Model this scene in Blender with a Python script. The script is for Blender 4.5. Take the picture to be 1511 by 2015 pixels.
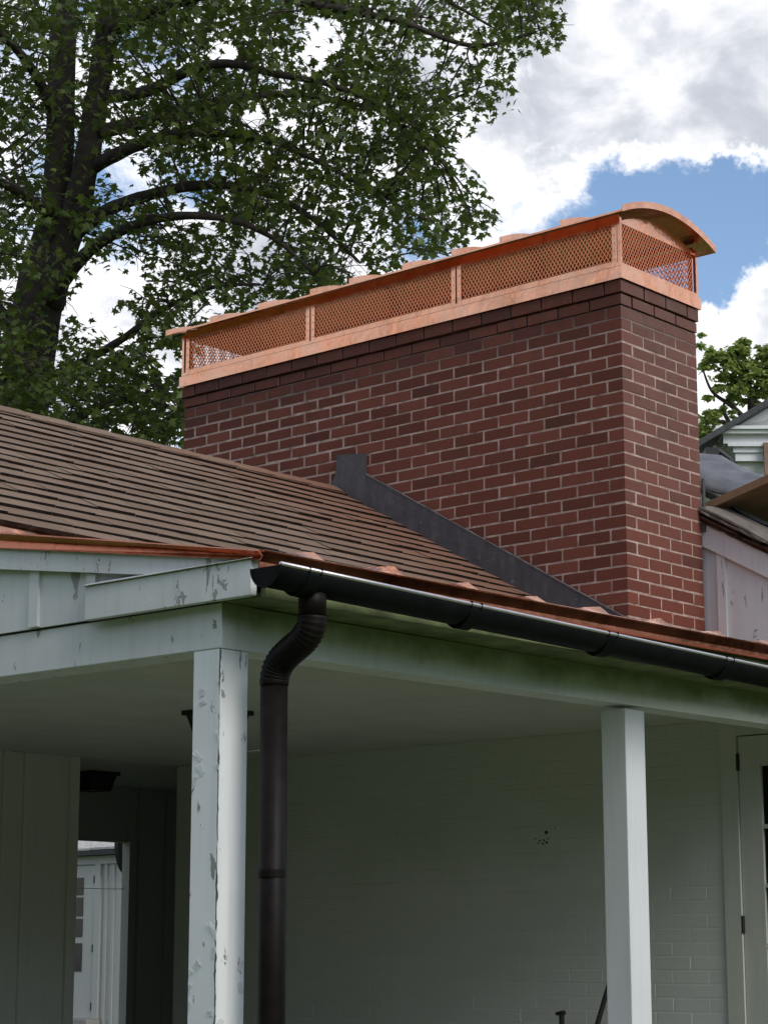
import bpy, math, random
import numpy as np
from mathutils import Vector, Matrix
random.seed(7); RNG = np.random.default_rng(11)
R = math.radians
scene = bpy.context.scene
for o in list(bpy.data.objects): bpy.data.objects.remove(o, do_unlink=True)
COL = scene.collection

# ------------------------------------------------------------------ camera
CAM = Vector((-9.120, -6.264, 1.650))
VR = Vector((0.6576, -0.7534, -0.0006)).normalized()
VD = Vector((0.7375, 0.6436, 0.2046)).normalized()
VU = VR.cross(VD).normalized(); VR = VD.cross(VU).normalized()
cam_d = bpy.data.cameras.new('camera'); cam = bpy.data.objects.new('camera', cam_d); COL.objects.link(cam)
cam.matrix_world = Matrix(((VR.x, VU.x, -VD.x, CAM.x), (VR.y, VU.y, -VD.y, CAM.y), (VR.z, VU.z, -VD.z, CAM.z), (0, 0, 0, 1)))
cam_d.sensor_fit = 'VERTICAL'; cam_d.sensor_height = 24; cam_d.sensor_width = 24
cam_d.lens = 4180.0 / 2015 * 24; cam_d.clip_end = 2000; cam_d.clip_start = 0.1
scene.camera = cam
scene.render.resolution_x = 767; scene.render.resolution_y = 1024

# ------------------------------------------------------------------ node helper
class NT:
    def __init__(s, tree): s.t = tree; s.n = tree.nodes; s.l = tree.links
    def new(s, typ, **kw):
        nd = s.n.new('ShaderNode' + typ)
        for k, v in kw.items():
            if k.startswith('_'): setattr(nd, k[1:], v)
            else: s.inp(nd, k, v)
        return nd
    def inp(s, nd, k, v):
        sock = nd.inputs[int(k[1:])] if (k[0] == 'i' and k[1:].isdigit()) else nd.inputs[k.replace('__', ' ')]
        if isinstance(v, bpy.types.NodeSocket): s.l.new(v, sock)
        elif isinstance(v, bpy.types.Node): s.l.new(v.outputs[0], sock)
        else:
            if isinstance(v, (tuple, list)) and len(v) == 3 and sock.type == 'RGBA': v = (*v, 1)
            sock.default_value = v
    def math(s, op, a, b=0.0, c=0.0, clamp=False):
        nd = s.new('Math', _operation=op, _use_clamp=clamp); s.inp(nd, 'i0', a); s.inp(nd, 'i1', b)
        if op in ('MULTIPLY_ADD',): s.inp(nd, 'i2', c)
        return nd.outputs[0]
    def mix(s, f, a, b, mode='MIX'):
        nd = s.new('Mix', _data_type='RGBA', _blend_type=mode)
        s.inp(nd, 'i0', f); s.inp(nd, 'i6', a); s.inp(nd, 'i7', b); return nd.outputs[2]
    def rng(s, v, a, b, c=0.0, d=1.0, smooth=False):
        nd = s.new('MapRange', _interpolation_type='SMOOTHSTEP' if smooth else 'LINEAR')
        for i, x in enumerate((v, a, b, c, d)): s.inp(nd, 'i%d' % i, x)
        return nd.outputs[0]
    def noise(s, vec, scale, detail=4.0, rough=0.55, dist=0.0):
        nd = s.new('TexNoise', Scale=scale, Detail=detail, Roughness=rough, Distortion=dist)
        if vec is not None: s.inp(nd, 'Vector', vec)
        return nd.outputs['Fac']
    def ramp(s, f, stops):
        nd = s.new('ValToRGB'); s.inp(nd, 'i0', f); e = nd.color_ramp.elements
        while len(e) < len(stops): e.new(0.5)
        for el, (p, c) in zip(e, stops): el.position = p; el.color = (*c, 1)
        return nd.outputs[0]
    def mapping(s, vec, scale=(1, 1, 1), loc=(0, 0, 0), rot=(0, 0, 0)):
        nd = s.new('Mapping'); s.inp(nd, 'i0', vec); nd.inputs['Scale'].default_value = scale
        nd.inputs['Location'].default_value = loc; nd.inputs['Rotation'].default_value = rot
        return nd.outputs[0]

# ------------------------------------------------------------------ world: Nishita sky with broken cumulus
SUN_DIR = Vector((-0.12, -0.80, 0.60)).normalized()          # towards the sun
SUN_EL = math.asin(SUN_DIR.z); SUN_AZ = math.atan2(SUN_DIR.x, SUN_DIR.y)
def pix_dir(x, y):
    return (VD + VR * ((x - 755.5) / 4180) - VU * ((y - 1007.5) / 4180)).normalized()
world = bpy.data.worlds.new('World'); scene.world = world; world.use_nodes = True
w = NT(world.node_tree); w.n.clear()
sky = w.new('TexSky', _sky_type='NISHITA', _sun_disc=False, _sun_elevation=SUN_EL, _sun_rotation=SUN_AZ)
sky.air_density = 1.0; sky.dust_density = 0.3; sky.ozone_density = 2.0
tc = w.new('TexCoord').outputs['Generated']
big = w.noise(w.mapping(tc, (1, 1, 1.5), (3.1, 1.7, 0.4)), 5.5, 9.0, 0.56, 0.35)
puff = w.noise(w.mapping(tc, (1, 1, 1.3), (7.3, 2.2, 5.0)), 22.0, 10.0, 0.66, 0.5)
cov = w.math('ADD', big, w.math('MULTIPLY', w.math('SUBTRACT', puff, 0.5), 1.0))
wn = w.new('TexNoise', Scale=11.0, Detail=7.0, Roughness=0.62); w.inp(wn, 'Vector', tc)
wv = w.new('VectorMath', _operation='MULTIPLY_ADD'); w.inp(wv, 'i0', wn.outputs['Color']); wv.inputs[1].default_value = (.13, .13, .13); wv.inputs[2].default_value = (-.065, -.065, -.065)
wa = w.new('VectorMath', _operation='ADD'); w.inp(wa, 'i0', tc); w.l.new(wv.outputs[0], wa.inputs[1])
wd_ = w.new('VectorMath', _operation='NORMALIZE'); w.l.new(wa.outputs[0], wd_.inputs[0]); tcw = wd_.outputs[0]
# individual cloud banks and clear holes, as directions in the sky: (dir, radius deg, amount)
CL = [((1190, 430), 2.2, -0.36), ((1360, 390), 2.2, -0.36), ((1490, 400), 2.0, -0.30), ((1400, 310), 0.9, -0.12), ((1495, 240), 0.9, 0.2), ((1260, 300), 1.0, -0.05), ((1420, 530), 2.0, -0.36), ((1060, 480), 1.0, -0.22),
      ((1200, 200), 2.7, 0.26), ((1400, 130), 3.2, 0.26), ((1090, 330), 1.2, 0.12), ((1040, 420), 1.5, 0.16), ((1500, 250), 1.3, 0.24), ((1330, 250), 1.4, 0.2),
      ((1510, 560), 1.2, 0.44), ((1420, 665), 1.2, 0.4), ((1480, 760), 2.0, 0.4), ((800, 150), 4.2, 0.25), ((500, 600), 3.0, 0.22), ((150, 700), 3.0, 0.2),
      ((230, 380), 1.6, -0.2), ((190, 560), 1.2, -0.3), ((640, 10), 1.3, -0.3), ((420, 400), 1.6, -0.24)]
for (p, rad, amt) in CL:
    dv = pix_dir(*p)
    dt = w.new('VectorMath', _operation='DOT_PRODUCT'); w.inp(dt, 'i0', tcw); dt.inputs[1].default_value = dv
    k = 1.0 / (1 - math.cos(R(rad)))
    e = w.math('POWER', 2.71828, w.math('MULTIPLY', w.math('SUBTRACT', dt.outputs['Value'], 1.0), k))
    cov = w.math('MULTIPLY_ADD', e, amt, cov)
alpha = w.rng(cov, 0.37, 0.70, smooth=True)
thick = w.rng(cov, 0.60, 0.85, smooth=True)
shade = w.noise(w.mapping(tc, (1, 1, 1.6), (1.3, 9.2, 0.5)), 15.0, 6.0, 0.55, 0.3)
grey = w.math('MULTIPLY', thick, w.rng(shade, 0.30, 0.62, smooth=True))
ccol = w.mix(grey, (1.0, 1.0, 1.02, 1), (0.47, 0.50, 0.56, 1))
bg_sky = w.new('Background', Color=sky.outputs[0], Strength=0.112)
bg_cl = w.new('Background', Color=ccol, Strength=0.86)
mx = w.new('MixShader'); w.inp(mx, 'i0', alpha); w.l.new(bg_sky.outputs[0], mx.inputs[1]); w.l.new(bg_cl.outputs[0], mx.inputs[2])
wo = w.new('OutputWorld'); w.l.new(mx.outputs[0], wo.inputs[0])

sun_d = bpy.data.lights.new('sun', 'SUN'); sun_d.energy = 1.35; sun_d.angle = R(28); sun_d.color = (1, 0.95, 0.88)
sun = bpy.data.objects.new('sun', sun_d); COL.objects.link(sun); sun.location = (0, -20, 30)
sun.rotation_euler = SUN_DIR.to_track_quat('Z', 'Y').to_euler()
scene.view_settings.view_transform = 'Standard'; scene.view_settings.look = 'None'
scene.view_settings.exposure = 0.55; scene.view_settings.gamma = 1.0; scene.view_settings.use_curve_mapping = False

# ------------------------------------------------------------------ materials
MAT = {}
def material(name, rough=0.7, metal=0.0, spec=0.5):
    m = bpy.data.materials.new(name); m.use_nodes = True; t = NT(m.node_tree); t.n.clear()
    out = t.new('OutputMaterial'); b = t.new('BsdfPrincipled', Roughness=rough, Metallic=metal)
    b.inputs['Specular IOR Level'].default_value = spec
    t.l.new(b.outputs[0], out.inputs[0]); MAT[name] = m
    t.b = b; t.out = out
    t.obj = t.new('TexCoord').outputs['Object']; t.pos = t.new('NewGeometry').outputs['Position']
    return t
def bump(t, h, strength=0.3, dist=0.01):
    nd = t.new('Bump', Strength=strength, Distance=dist, Height=h); t.inp(t.b, 'Normal', nd.outputs[0])
def rand_id(t):
    a = t.new('ObjectInfo').outputs['Random']; b = t.new('NewGeometry').outputs['Random Per Island']
    return t.math('FRACT', t.math('ADD', a, b))
def sepz(t): return t.new('SeparateXYZ', i0=t.pos)

t = material('brick', 0.88, spec=0.15)
rid = rand_id(t)
col = t.ramp(rid, [(0.0, (0.118, 0.036, 0.024)), (0.3, (0.155, 0.045, 0.029)), (0.65, (0.182, 0.053, 0.034)), (0.93, (0.215, 0.066, 0.043)), (0.965, (0.118, 0.037, 0.025)), (1.0, (0.098, 0.035, 0.024))])
n1 = t.noise(t.pos, 9, 6); n2 = t.noise(t.pos, 120, 4)
col = t.mix(t.rng(n2, 0.3, 0.75), t.mix(0.35, col, (0.04, 0.015, 0.012)), t.mix(0.07, col, (0.4, 0.25, 0.2)))
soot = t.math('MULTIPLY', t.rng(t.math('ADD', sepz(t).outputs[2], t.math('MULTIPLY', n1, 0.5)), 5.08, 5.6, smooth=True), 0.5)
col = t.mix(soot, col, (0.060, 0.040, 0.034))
dust = t.rng(t.noise(t.pos, 30, 5, 0.65), 0.60, 0.78); col = t.mix(t.math('MULTIPLY', dust, 0.20), col, (0.30, 0.20, 0.17))
run = t.math('MULTIPLY', t.rng(t.noise(t.mapping(t.pos, (7, 7, 0.5)), 1.6, 4, 0.6), 0.52, 0.72), t.rng(sepz(t).outputs[2], 4.2, 5.2))
col = t.mix(t.math('MULTIPLY', run, 0.45), col, (0.055, 0.04, 0.036))
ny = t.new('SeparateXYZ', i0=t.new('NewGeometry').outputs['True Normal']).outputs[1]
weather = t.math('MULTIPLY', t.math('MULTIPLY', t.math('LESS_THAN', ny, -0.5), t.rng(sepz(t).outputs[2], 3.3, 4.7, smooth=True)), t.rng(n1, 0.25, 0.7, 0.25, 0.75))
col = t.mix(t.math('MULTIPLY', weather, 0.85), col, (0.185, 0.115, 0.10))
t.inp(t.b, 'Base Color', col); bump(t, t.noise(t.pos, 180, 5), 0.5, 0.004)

t = material('mortar', 0.95, spec=0.2)
n1 = t.noise(t.pos, 14, 6, 0.6); n2 = t.noise(t.pos, 160, 3)
col = t.ramp(n1, [(0.28, (0.17, 0.11, 0.088)), (0.48, (0.37, 0.26, 0.215)), (0.70, (0.54, 0.42, 0.365))])
z = sepz(t).outputs[2]
col = t.mix(t.math('MULTIPLY', t.rng(t.math('ADD', z, t.math('MULTIPLY', n1, 0.3)), 5.08, 5.22, smooth=True), 0.75), col, (0.03, 0.025, 0.023))
t.inp(t.b, 'Base Color', col); bump(t, n2, 0.6, 0.004)

def copper(name, c1, c2, rough, dirt):
    t = material(name, rough, 1.0)
    n1 = t.noise(t.pos, 4.5, 6, 0.6); n2 = t.noise(t.mapping(t.pos, (1, 1, .3)), 16, 5, 0.65, 0.8)
    col = t.mix(t.rng(n1, 0.3, 0.7), c1, c2)
    col = t.mix(t.math('MULTIPLY', t.rng(n2, 0.52, 0.80, smooth=True), dirt), col, (0.42, 0.17, 0.09))
    t.inp(t.b, 'Base Color', col)
    t.inp(t.b, 'Roughness', t.rng(n1, 0.25, 0.75, rough - 0.08, rough + 0.14)); bump(t, t.noise(t.pos, 6, 3), 0.22, 0.03)
copper('copper', (0.85, 0.335, 0.165), (0.96, 0.50, 0.315), 0.17, 0.6)
copper('copper_mesh', (0.72, 0.215, 0.09), (0.84, 0.30, 0.145), 0.28, 0.4)
copper('copper_edge', (0.52, 0.17, 0.085), (0.66, 0.25, 0.14), 0.26, 0.7)

t = material('lead', 0.62, 0.0, 0.5)
n1 = t.noise(t.mapping(t.pos, (1, 3, 1.2)), 6, 7, 0.65); 
col = t.ramp(n1, [(0.2, (0.034, 0.031, 0.035)), (0.55, (0.066, 0.059, 0.064)), (0.8, (0.115, 0.103, 0.107))])
col = t.mix(t.math('MULTIPLY', t.rng(t.noise(t.pos, 26, 4), 0.66, 0.74), 0.5), col, (0.28, 0.27, 0.27))
t.inp(t.b, 'Base Color', col); bump(t, t.noise(t.pos, 12, 4), 0.3, 0.015)

t = material('shingle', 0.9, spec=0.25)
rid = rand_id(t)
col = t.ramp(rid, [(0, (0.215, 0.142, 0.097)), (0.5, (0.250, 0.168, 0.117)), (1, (0.288, 0.199, 0.142))])
st = t.noise(t.mapping(t.pos, (9, 1.0, 1.0)), 9, 5, 0.6)
col = t.mix(t.rng(st, 0.35, 0.75), t.mix(0.3, col, (0.03, 0.022, 0.018)), t.mix(0.2, col, (0.3, 0.25, 0.21)))
gran = t.noise(t.pos, 260, 2); col = t.mix(t.rng(gran, 0.3, 0.8, 0, 0.35), col, (0.045, 0.03, 0.022))
sx = t.new('SeparateXYZ', i0=t.pos).outputs[0]
red_tint = t.math('MULTIPLY', t.rng(t.math('ADD', sx, t.math('MULTIPLY', t.noise(t.pos, 4, 4), 1.4)), -1.3, 0.7, smooth=True), 0.55)  # redder towards the chimney, broken up by noise
col = t.mix(red_tint, col, (0.22, 0.085, 0.048))
flk = t.rng(t.noise(t.mapping(t.pos, (16, 3, 3)), 8, 3), 0.71, 0.76); col = t.mix(t.math('MULTIPLY', flk, 0.5), col, (0.42, 0.36, 0.31))
t.inp(t.b, 'Base Color', col); bump(t, gran, 0.7, 0.004)
t = material('shingle_butt', 0.95, spec=0.1)
col = t.ramp(t.noise(t.pos, 30, 4), [(0.3, (0.008, 0.006, 0.005)), (0.7, (0.032, 0.022, 0.017))]); t.inp(t.b, 'Base Color', col)

def white_paint(name, peel=0.66, algae=False, base=(0.66, 0.68, 0.67), crack=None, grime=0.5):
    t = material(name, 0.6, spec=0.35)
    low = t.noise(t.pos, 2.3, 5, 0.6); fine = t.noise(t.mapping(t.pos, (1, 1, 0.35)), 14, 6, 0.65, 0.6)
    col = t.mix(t.math('MULTIPLY', t.rng(low, 0.35, 0.75), grime), base, tuple(c * 0.72 for c in base))
    streak = t.noise(t.mapping(t.pos, (14, 14, 0.7)), 2.0, 4)
    col = t.mix(t.rng(streak, 0.5, 0.8, 0, 0.22), col, (0.30, 0.32, 0.29))
    if algae:
        z = sepz(t).outputs[2]
        a = t.rng(t.math('ADD', z, t.math('MULTIPLY', t.math('SUBTRACT', t.noise(t.pos, 3.2, 6, 0.65), 0.5), 0.16)), 2.70, 2.80, smooth=True)
        col = t.mix(t.math('MULTIPLY', a, 0.85), col, t.mix(t.noise(t.pos, 18, 4), (0.09, 0.115, 0.028), (0.20, 0.235, 0.085)))
    wood = t.ramp(t.noise(t.mapping(t.pos, (40, 40, 2.5)), 3, 3), [(0.3, (0.20, 0.19, 0.18)), (0.7, (0.38, 0.37, 0.35))])
    pm = t.rng(fine, peel, peel + 0.012)
    edge = t.math('MULTIPLY', t.rng(fine, peel - 0.02, peel), t.math('SUBTRACT', 1.0, pm))
    h = t.math('MULTIPLY_ADD', edge, 0.6, t.math('SUBTRACT', 1.0, pm))
    col = t.mix(t.math('MULTIPLY', edge, 0.35), col, (0.85, 0.86, 0.85)); col = t.mix(pm, col, wood)
    if crack is not None:
        ax, c0, wd = crack
        sp = t.new('SeparateXYZ', i0=t.pos)
        zz = t.new('CombineXYZ', Z=sp.outputs[2]).outputs[0]
        wob = t.math('MULTIPLY', t.math('SUBTRACT', t.noise(zz, 9, 5, 0.7), 0.5), 0.02)
        dd = t.math('ABSOLUTE', t.math('SUBTRACT', t.math('ADD', sp.outputs[ax], wob), c0))
        ww = t.math('MULTIPLY', t.rng(t.noise(zz, 2.6, 4, 0.6), 0.43, 0.72), wd)
        cm = t.math('MULTIPLY', t.math('LESS_THAN', dd, ww), t.math('LESS_THAN', t.new('SeparateXYZ', i0=t.new('NewGeometry').outputs['True Normal']).outputs[0], -0.5)); col = t.mix(cm, col, (0.10, 0.098, 0.092)); h = t.math('SUBTRACT', h, cm)
    t.inp(t.b, 'Base Color', col); bump(t, h, 0.4, 0.002); return t
white_paint('paint', 0.675)
white_paint('paint_post', 0.635, crack=(1, -1.246, 0.011), base=(0.80, 0.815, 0.81), grime=0.25)
white_paint('paint_gable', 0.622, base=(0.665, 0.675, 0.66), grime=0.6)
white_paint('paint_front', 0.70, algae=True, base=(0.69, 0.71, 0.69))
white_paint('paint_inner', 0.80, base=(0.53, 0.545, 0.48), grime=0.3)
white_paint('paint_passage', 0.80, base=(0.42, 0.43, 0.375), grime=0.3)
white_paint('paint_wall_right', 0.64, base=(0.66, 0.65, 0.66))
white_paint('paint_far', 0.78, base=(0.40, 0.40, 0.385), grime=0.2)  # tree shade over the outbuilding is mixed into this grey
white_paint('paint_clean', 0.80, base=(0.70, 0.715, 0.72), grime=0.3)

t = material('painted_brick', 0.65, spec=0.35)
rid = rand_id(t)
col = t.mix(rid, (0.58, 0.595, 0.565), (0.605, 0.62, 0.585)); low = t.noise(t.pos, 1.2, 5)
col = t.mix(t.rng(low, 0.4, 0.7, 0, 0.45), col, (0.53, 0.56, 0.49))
top_green = t.math('MULTIPLY', t.rng(t.math('ADD', sepz(t).outputs[2], t.math('MULTIPLY', low, 0.8)), 2.3, 2.9, smooth=True), 0.6); col = t.mix(top_green, col, (0.42, 0.45, 0.335))  # greener and a little darker towards the top of the wall
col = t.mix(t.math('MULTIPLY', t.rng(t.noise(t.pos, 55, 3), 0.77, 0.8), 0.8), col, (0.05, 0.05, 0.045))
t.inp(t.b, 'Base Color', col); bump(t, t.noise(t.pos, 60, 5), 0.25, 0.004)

def simple(name, c, rough=0.6, metal=0.0, var=0.25, scale=20, bmp=0.15, spec=0.5):
    t = material(name, rough, metal, spec); n = t.noise(t.pos, scale, 5, 0.6)
    t.inp(t.b, 'Base Color', t.mix(t.rng(n, 0.3, 0.7), tuple(x * (1 - var) for x in c), tuple(min(1, x * (1 + var)) for x in c)))
    if bmp: bump(t, n, bmp, 0.005)
    return t
simple('algae_shade_paint', (0.15, 0.175, 0.075), 0.75, 0, 0.5, 9, .2)  # algae green, darkened so the shade under the gutter is in the colour
simple('gutter', (0.006, 0.0065, 0.007), 0.55, 0.0, 0.35, 12, .1, .08)
simple('gutter_lip', (0.62, 0.58, 0.58), 0.42, 0.9, 0.1, 30, 0)  # pale metal colour puts the sky highlight on the black gutter's lip
simple('downpipe', (0.0075, 0.0052, 0.0042), 0.5, 0.0, 0.5, 18, .2, .14)
simple('black_iron', (0.004, 0.004, 0.004), 0.55)
simple('glass_dark', (0.008, 0.009, 0.008), 0.12, 0.0, 0.1, 3, 0, .25)
simple('lamp_glass', (0.02, 0.02, 0.018), 0.2)
simple('ceiling', (0.47, 0.485, 0.41), 0.7, 0, 0.10, 4, 0.05)
simple('concrete', (0.28, 0.27, 0.25), 0.9, 0, 0.15, 6)
simple('lawn', (0.075, 0.115, 0.03), 0.95, 0, 0.3, 3, 0.5)
simple('blocker_green', (0.06, 0.09, 0.03), 0.9, 0, 0.5, 1.5, 0.9, 0.1)
simple('sealant', (0.17, 0.15, 0.145), 0.8, 0, 0.5, 25)
simple('bark', (0.050, 0.043, 0.037), 0.95, 0, 0.35, 14, 0.6, 0.1)
simple('rot_wood', (0.075, 0.045, 0.032), 0.95, 0, 0.7, 30, 0.9, 0.1)
simple('grey_wood', (0.17, 0.145, 0.125), 0.9, 0, 0.3, 16, 0.4, 0.2)
simple('plywood', (0.26, 0.15, 0.085), 0.8, 0, 0.25, 9, 0.2)
simple('tarp', (0.105, 0.105, 0.112), 0.5, 0, 0.45, 7, 0.4)
simple('slate', (0.05, 0.052, 0.055), 0.8, 0, 0.4, 12)
simple('far_shingle', (0.42, 0.40, 0.37), 0.85, 0, 0.4, 25)
simple('tan_wood', (0.20, 0.13, 0.09), 0.8)
simple('string', (0.6, 0.62, 0.6), 0.6, 0, 0.1, 5, 0)

def leaf_mat(name, dark, light, trans):
    m = bpy.data.materials.new(name); m.use_nodes = True; t = NT(m.node_tree); t.n.clear()
    rid = t.new('NewGeometry').outputs['Random Per Island']; oid = t.new('ObjectInfo').outputs['Random']
    f = t.math('FRACT', t.math('ADD', rid, oid))
    col = t.mix(f, dark, light)
    b = t.new('BsdfPrincipled', Roughness=0.5); t.inp(b, 'Base Color', col); b.inputs['Specular IOR Level'].default_value = 0.35
    tr = t.new('BsdfTranslucent', Color=t.mix(0.5, col, (light[0] * 1.6, light[1] * 1.7, light[2])))
    ms = t.new('MixShader'); ms.inputs[0].default_value = trans
    t.l.new(b.outputs[0], ms.inputs[1]); t.l.new(tr.outputs[0], ms.inputs[2])
    o = t.new('OutputMaterial'); t.l.new(ms.outputs[0], o.inputs[0]); MAT[name] = m
leaf_mat('maple_leaf', (0.018, 0.034, 0.010), (0.105, 0.145, 0.032), 0.34)
leaf_mat('light_leaf', (0.17, 0.22, 0.055), (0.32, 0.39, 0.13), 0.4)

# ------------------------------------------------------------------ geometry helpers
class MB:
    def __init__(s): s.v = []; s.f = []; s.m = []; s.mi = 0
    def add(s, vs, fs):
        b = len(s.v); s.v += [tuple(v) for v in vs]; s.f += [tuple(b + i for i in f) for f in fs]; s.m += [s.mi] * len(fs); return s
    def box(s, x0, x1, y0, y1, z0, z1):
        return s.add([(x0, y0, z0), (x1, y0, z0), (x1, y1, z0), (x0, y1, z0), (x0, y0, z1), (x1, y0, z1), (x1, y1, z1), (x0, y1, z1)],
                     [(0, 3, 2, 1), (4, 5, 6, 7), (0, 1, 5, 4), (1, 2, 6, 5), (2, 3, 7, 6), (3, 0, 4, 7)])
    def cbox(s, x0, x1, y0, y1, z0, z1, c=0.003, j=0.0):
        """box with chamfered edges, optional corner jitter"""
        ce = ((x0 + x1) / 2, (y0 + y1) / 2, (z0 + z1) / 2); h = ((x1 - x0) / 2, (y1 - y0) / 2, (z1 - z0) / 2)
        idx = {}; vs = []
        for sx in (-1, 1):
            for sy in (-1, 1):
                for sz in (-1, 1):
                    jx, jy, jz = (random.uniform(-j, j) for _ in range(3))
                    for a in range(3):
                        q = [h[0] - c, h[1] - c, h[2] - c]; q[a] = h[a]
                        idx[(sx, sy, sz, a)] = len(vs)
                        vs.append((ce[0] + sx * q[0] + jx, ce[1] + sy * q[1] + jy, ce[2] + sz * q[2] + jz))
        fs = []
        def quad(ks, nrm):
            p = [Vector(vs[i]) for i in ks]
            n = (p[1] - p[0]).cross(p[2] - p[0])
            fs.append(tuple(ks) if n.dot(Vector(nrm)) > 0 else tuple(reversed(ks)))
        for a in range(3):
            b, d = [(1, 2), (0, 2), (0, 1)][a]
            for sg in (-1, 1):
                ks = []
                for (u, v) in ((-1, -1), (1, -1), (1, 1), (-1, 1)):
                    k = [0, 0, 0]; k[a] = sg; k[b] = u; k[d] = v; ks.append(idx[(*k, a)])
                n = [0, 0, 0]; n[a] = sg; quad(ks, n)
        for a in range(3):
            b, d = [(1, 2), (0, 2), (0, 1)][a]
            for u in (-1, 1):
                for v in (-1, 1):
                    k0 = [0, 0, 0]; k0[b] = u; k0[d] = v; k1 = list(k0); k0[a] = -1; k1[a] = 1
                    n = [0, 0, 0]; n[b] = u; n[d] = v
                    quad([idx[(*k0, b)], idx[(*k1, b)], idx[(*k1, d)], idx[(*k0, d)]], n)
        for sx in (-1, 1):
            for sy in (-1, 1):
                for sz in (-1, 1):
                    ks = [idx[(sx, sy, sz, a)] for a in range(3)]
                    quad(ks, (sx, sy, sz))
        return s.add(vs, fs)
    def prism(s, poly, off):
        """closed planar polygon (list of 3-vectors) extruded by the vector off"""
        n = len(poly); off = Vector(off); a = [Vector(p) for p in poly]; b = [p + off for p in a]
        nr = Vector((0, 0, 0))
        for i in range(n): nr += a[i].cross(a[(i + 1) % n])
        fs = []
        if nr.dot(off) < 0:
            fs.append(tuple(range(n))); fs.append(tuple(reversed(range(n, 2 * n)))); fs += [(i, n + i, n + (i + 1) % n, (i + 1) % n) for i in range(n)]
        else:
            fs.append(tuple(reversed(range(n)))); fs.append(tuple(range(n, 2 * n))); fs += [(i, (i + 1) % n, n + (i + 1) % n, n + i) for i in range(n)]
        return s.add(a + b, fs)
    def obox(s, c, ax, ay, az):
        """box from centre and three half-axis vectors"""
        c = Vector(c); ax = Vector(ax); ay = Vector(ay); az = Vector(az)
        return s.prism([c - ax - ay - az, c + ax - ay - az, c + ax + ay - az, c - ax + ay - az], az * 2)
    def bar(s, p, q, wdir, hw, ht):
        p = Vector(p); q = Vector(q); d = q - p; wv = Vector(wdir); wv = (wv - wv.project(d)).normalized(); tv = d.cross(wv).normalized()
        return s.obox((p + q) / 2, d / 2, wv * hw, tv * ht)
    def tube(s, pts, rad, n=12, cap=True):
        pts = [Vector(p) for p in pts]; rad = rad if hasattr(rad, '__len__') else [rad] * len(pts)
        rings = []; up = Vector((0, 0, 1)); prev = None; vs = []; fs = []
        for i, p in enumerate(pts):
            d = (pts[min(i + 1, len(pts) - 1)] - pts[max(i - 1, 0)]).normalized()
            if prev is None:
                a = d.cross(Vector((0.3, 0.9, 0.1)));  a = a.normalized() if a.length > 0.1 else d.cross(Vector((1, 0, 0))).normalized()
            else: a = (prev - prev.project(d)).normalized()
            prev = a; b = d.cross(a)
            for k in range(n):
                an = 2 * math.pi * k / n; vs.append(p + (a * math.cos(an) + b * math.sin(an)) * rad[i])
        for i in range(len(pts) - 1):
            for k in range(n):
                fs.append((i * n + k, i * n + (k + 1) % n, (i + 1) * n + (k + 1) % n, (i + 1) * n + k))
        if cap: fs.append(tuple(reversed(range(n)))); fs.append(tuple((len(pts) - 1) * n + k for k in range(n)))
        return s.add(vs, fs)
    def grid(s, fn, nu, nv):
        vs = [fn(i / nu, j / nv) for j in range(nv + 1) for i in range(nu + 1)]
        fs = [(j * (nu + 1) + i, j * (nu + 1) + i + 1, (j + 1) * (nu + 1) + i + 1, (j + 1) * (nu + 1) + i) for j in range(nv) for i in range(nu)]
        return s.add(vs, fs)
    def mesh(s, name, mats, smooth=False):
        me = bpy.data.meshes.new(name); me.from_pydata(s.v, [], s.f)
        for m in (mats if isinstance(mats, (list, tuple)) else [mats]): me.materials.append(MAT[m])
        if any(s.m): me.polygons.foreach_set('material_index', s.m)
        if smooth: me.polygons.foreach_set('use_smooth', [True] * len(me.polygons))
        me.update(); return me
    def build(s, name, mats, parent=None, smooth=False, kind=None):
        o = bpy.data.objects.new(name, s.mesh(name, mats, smooth)); COL.objects.link(o)
        if parent is not None:
            o.parent = parent; o.matrix_parent_inverse = Matrix.Translation(-parent.location)
        if kind: o['kind'] = kind
        return o
def inst(name, me, parent, loc, kind=None):
    o = bpy.data.objects.new(name, me); COL.objects.link(o); o.location = loc
    o.parent = parent; o.matrix_parent_inverse = Matrix.Translation(-parent_base(parent)); return o
def parent_base(p):
    v = Vector(p.location)
    while p.parent: p = p.parent
    return v
def thing(name, loc, label, cat, group=None):
    o = bpy.data.objects.new(name, None); COL.objects.link(o); o.location = loc; o.empty_display_size = 0.2
    o['label'] = label; o['category'] = cat
    if group: o['group'] = group
    return o
def tag(o, label, cat, group=None):
    o['label'] = label; o['category'] = cat
    if group: o['group'] = group
    return o
def solid(o, th, off=0):
    m = o.modifiers.new('thickness', 'SOLIDIFY'); m.thickness = th; m.offset = off; return o

# ------------------------------------------------------------------ ground
g = MB().grid(lambda u, v: (-150 + 300 * u, -150 + 300 * v, 0), 8, 8).build('ground', 'lawn'); g['kind'] = 'structure'
FLOOR = 0.66
g = MB().box(-4.35, 0.0, -1.40, 5.2, 0.02, FLOOR).box(0.0, 3.0, 3.41, 5.2, 0.02, FLOOR - .004).build('porch_floor', 'concrete'); g['kind'] = 'structure'

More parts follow.
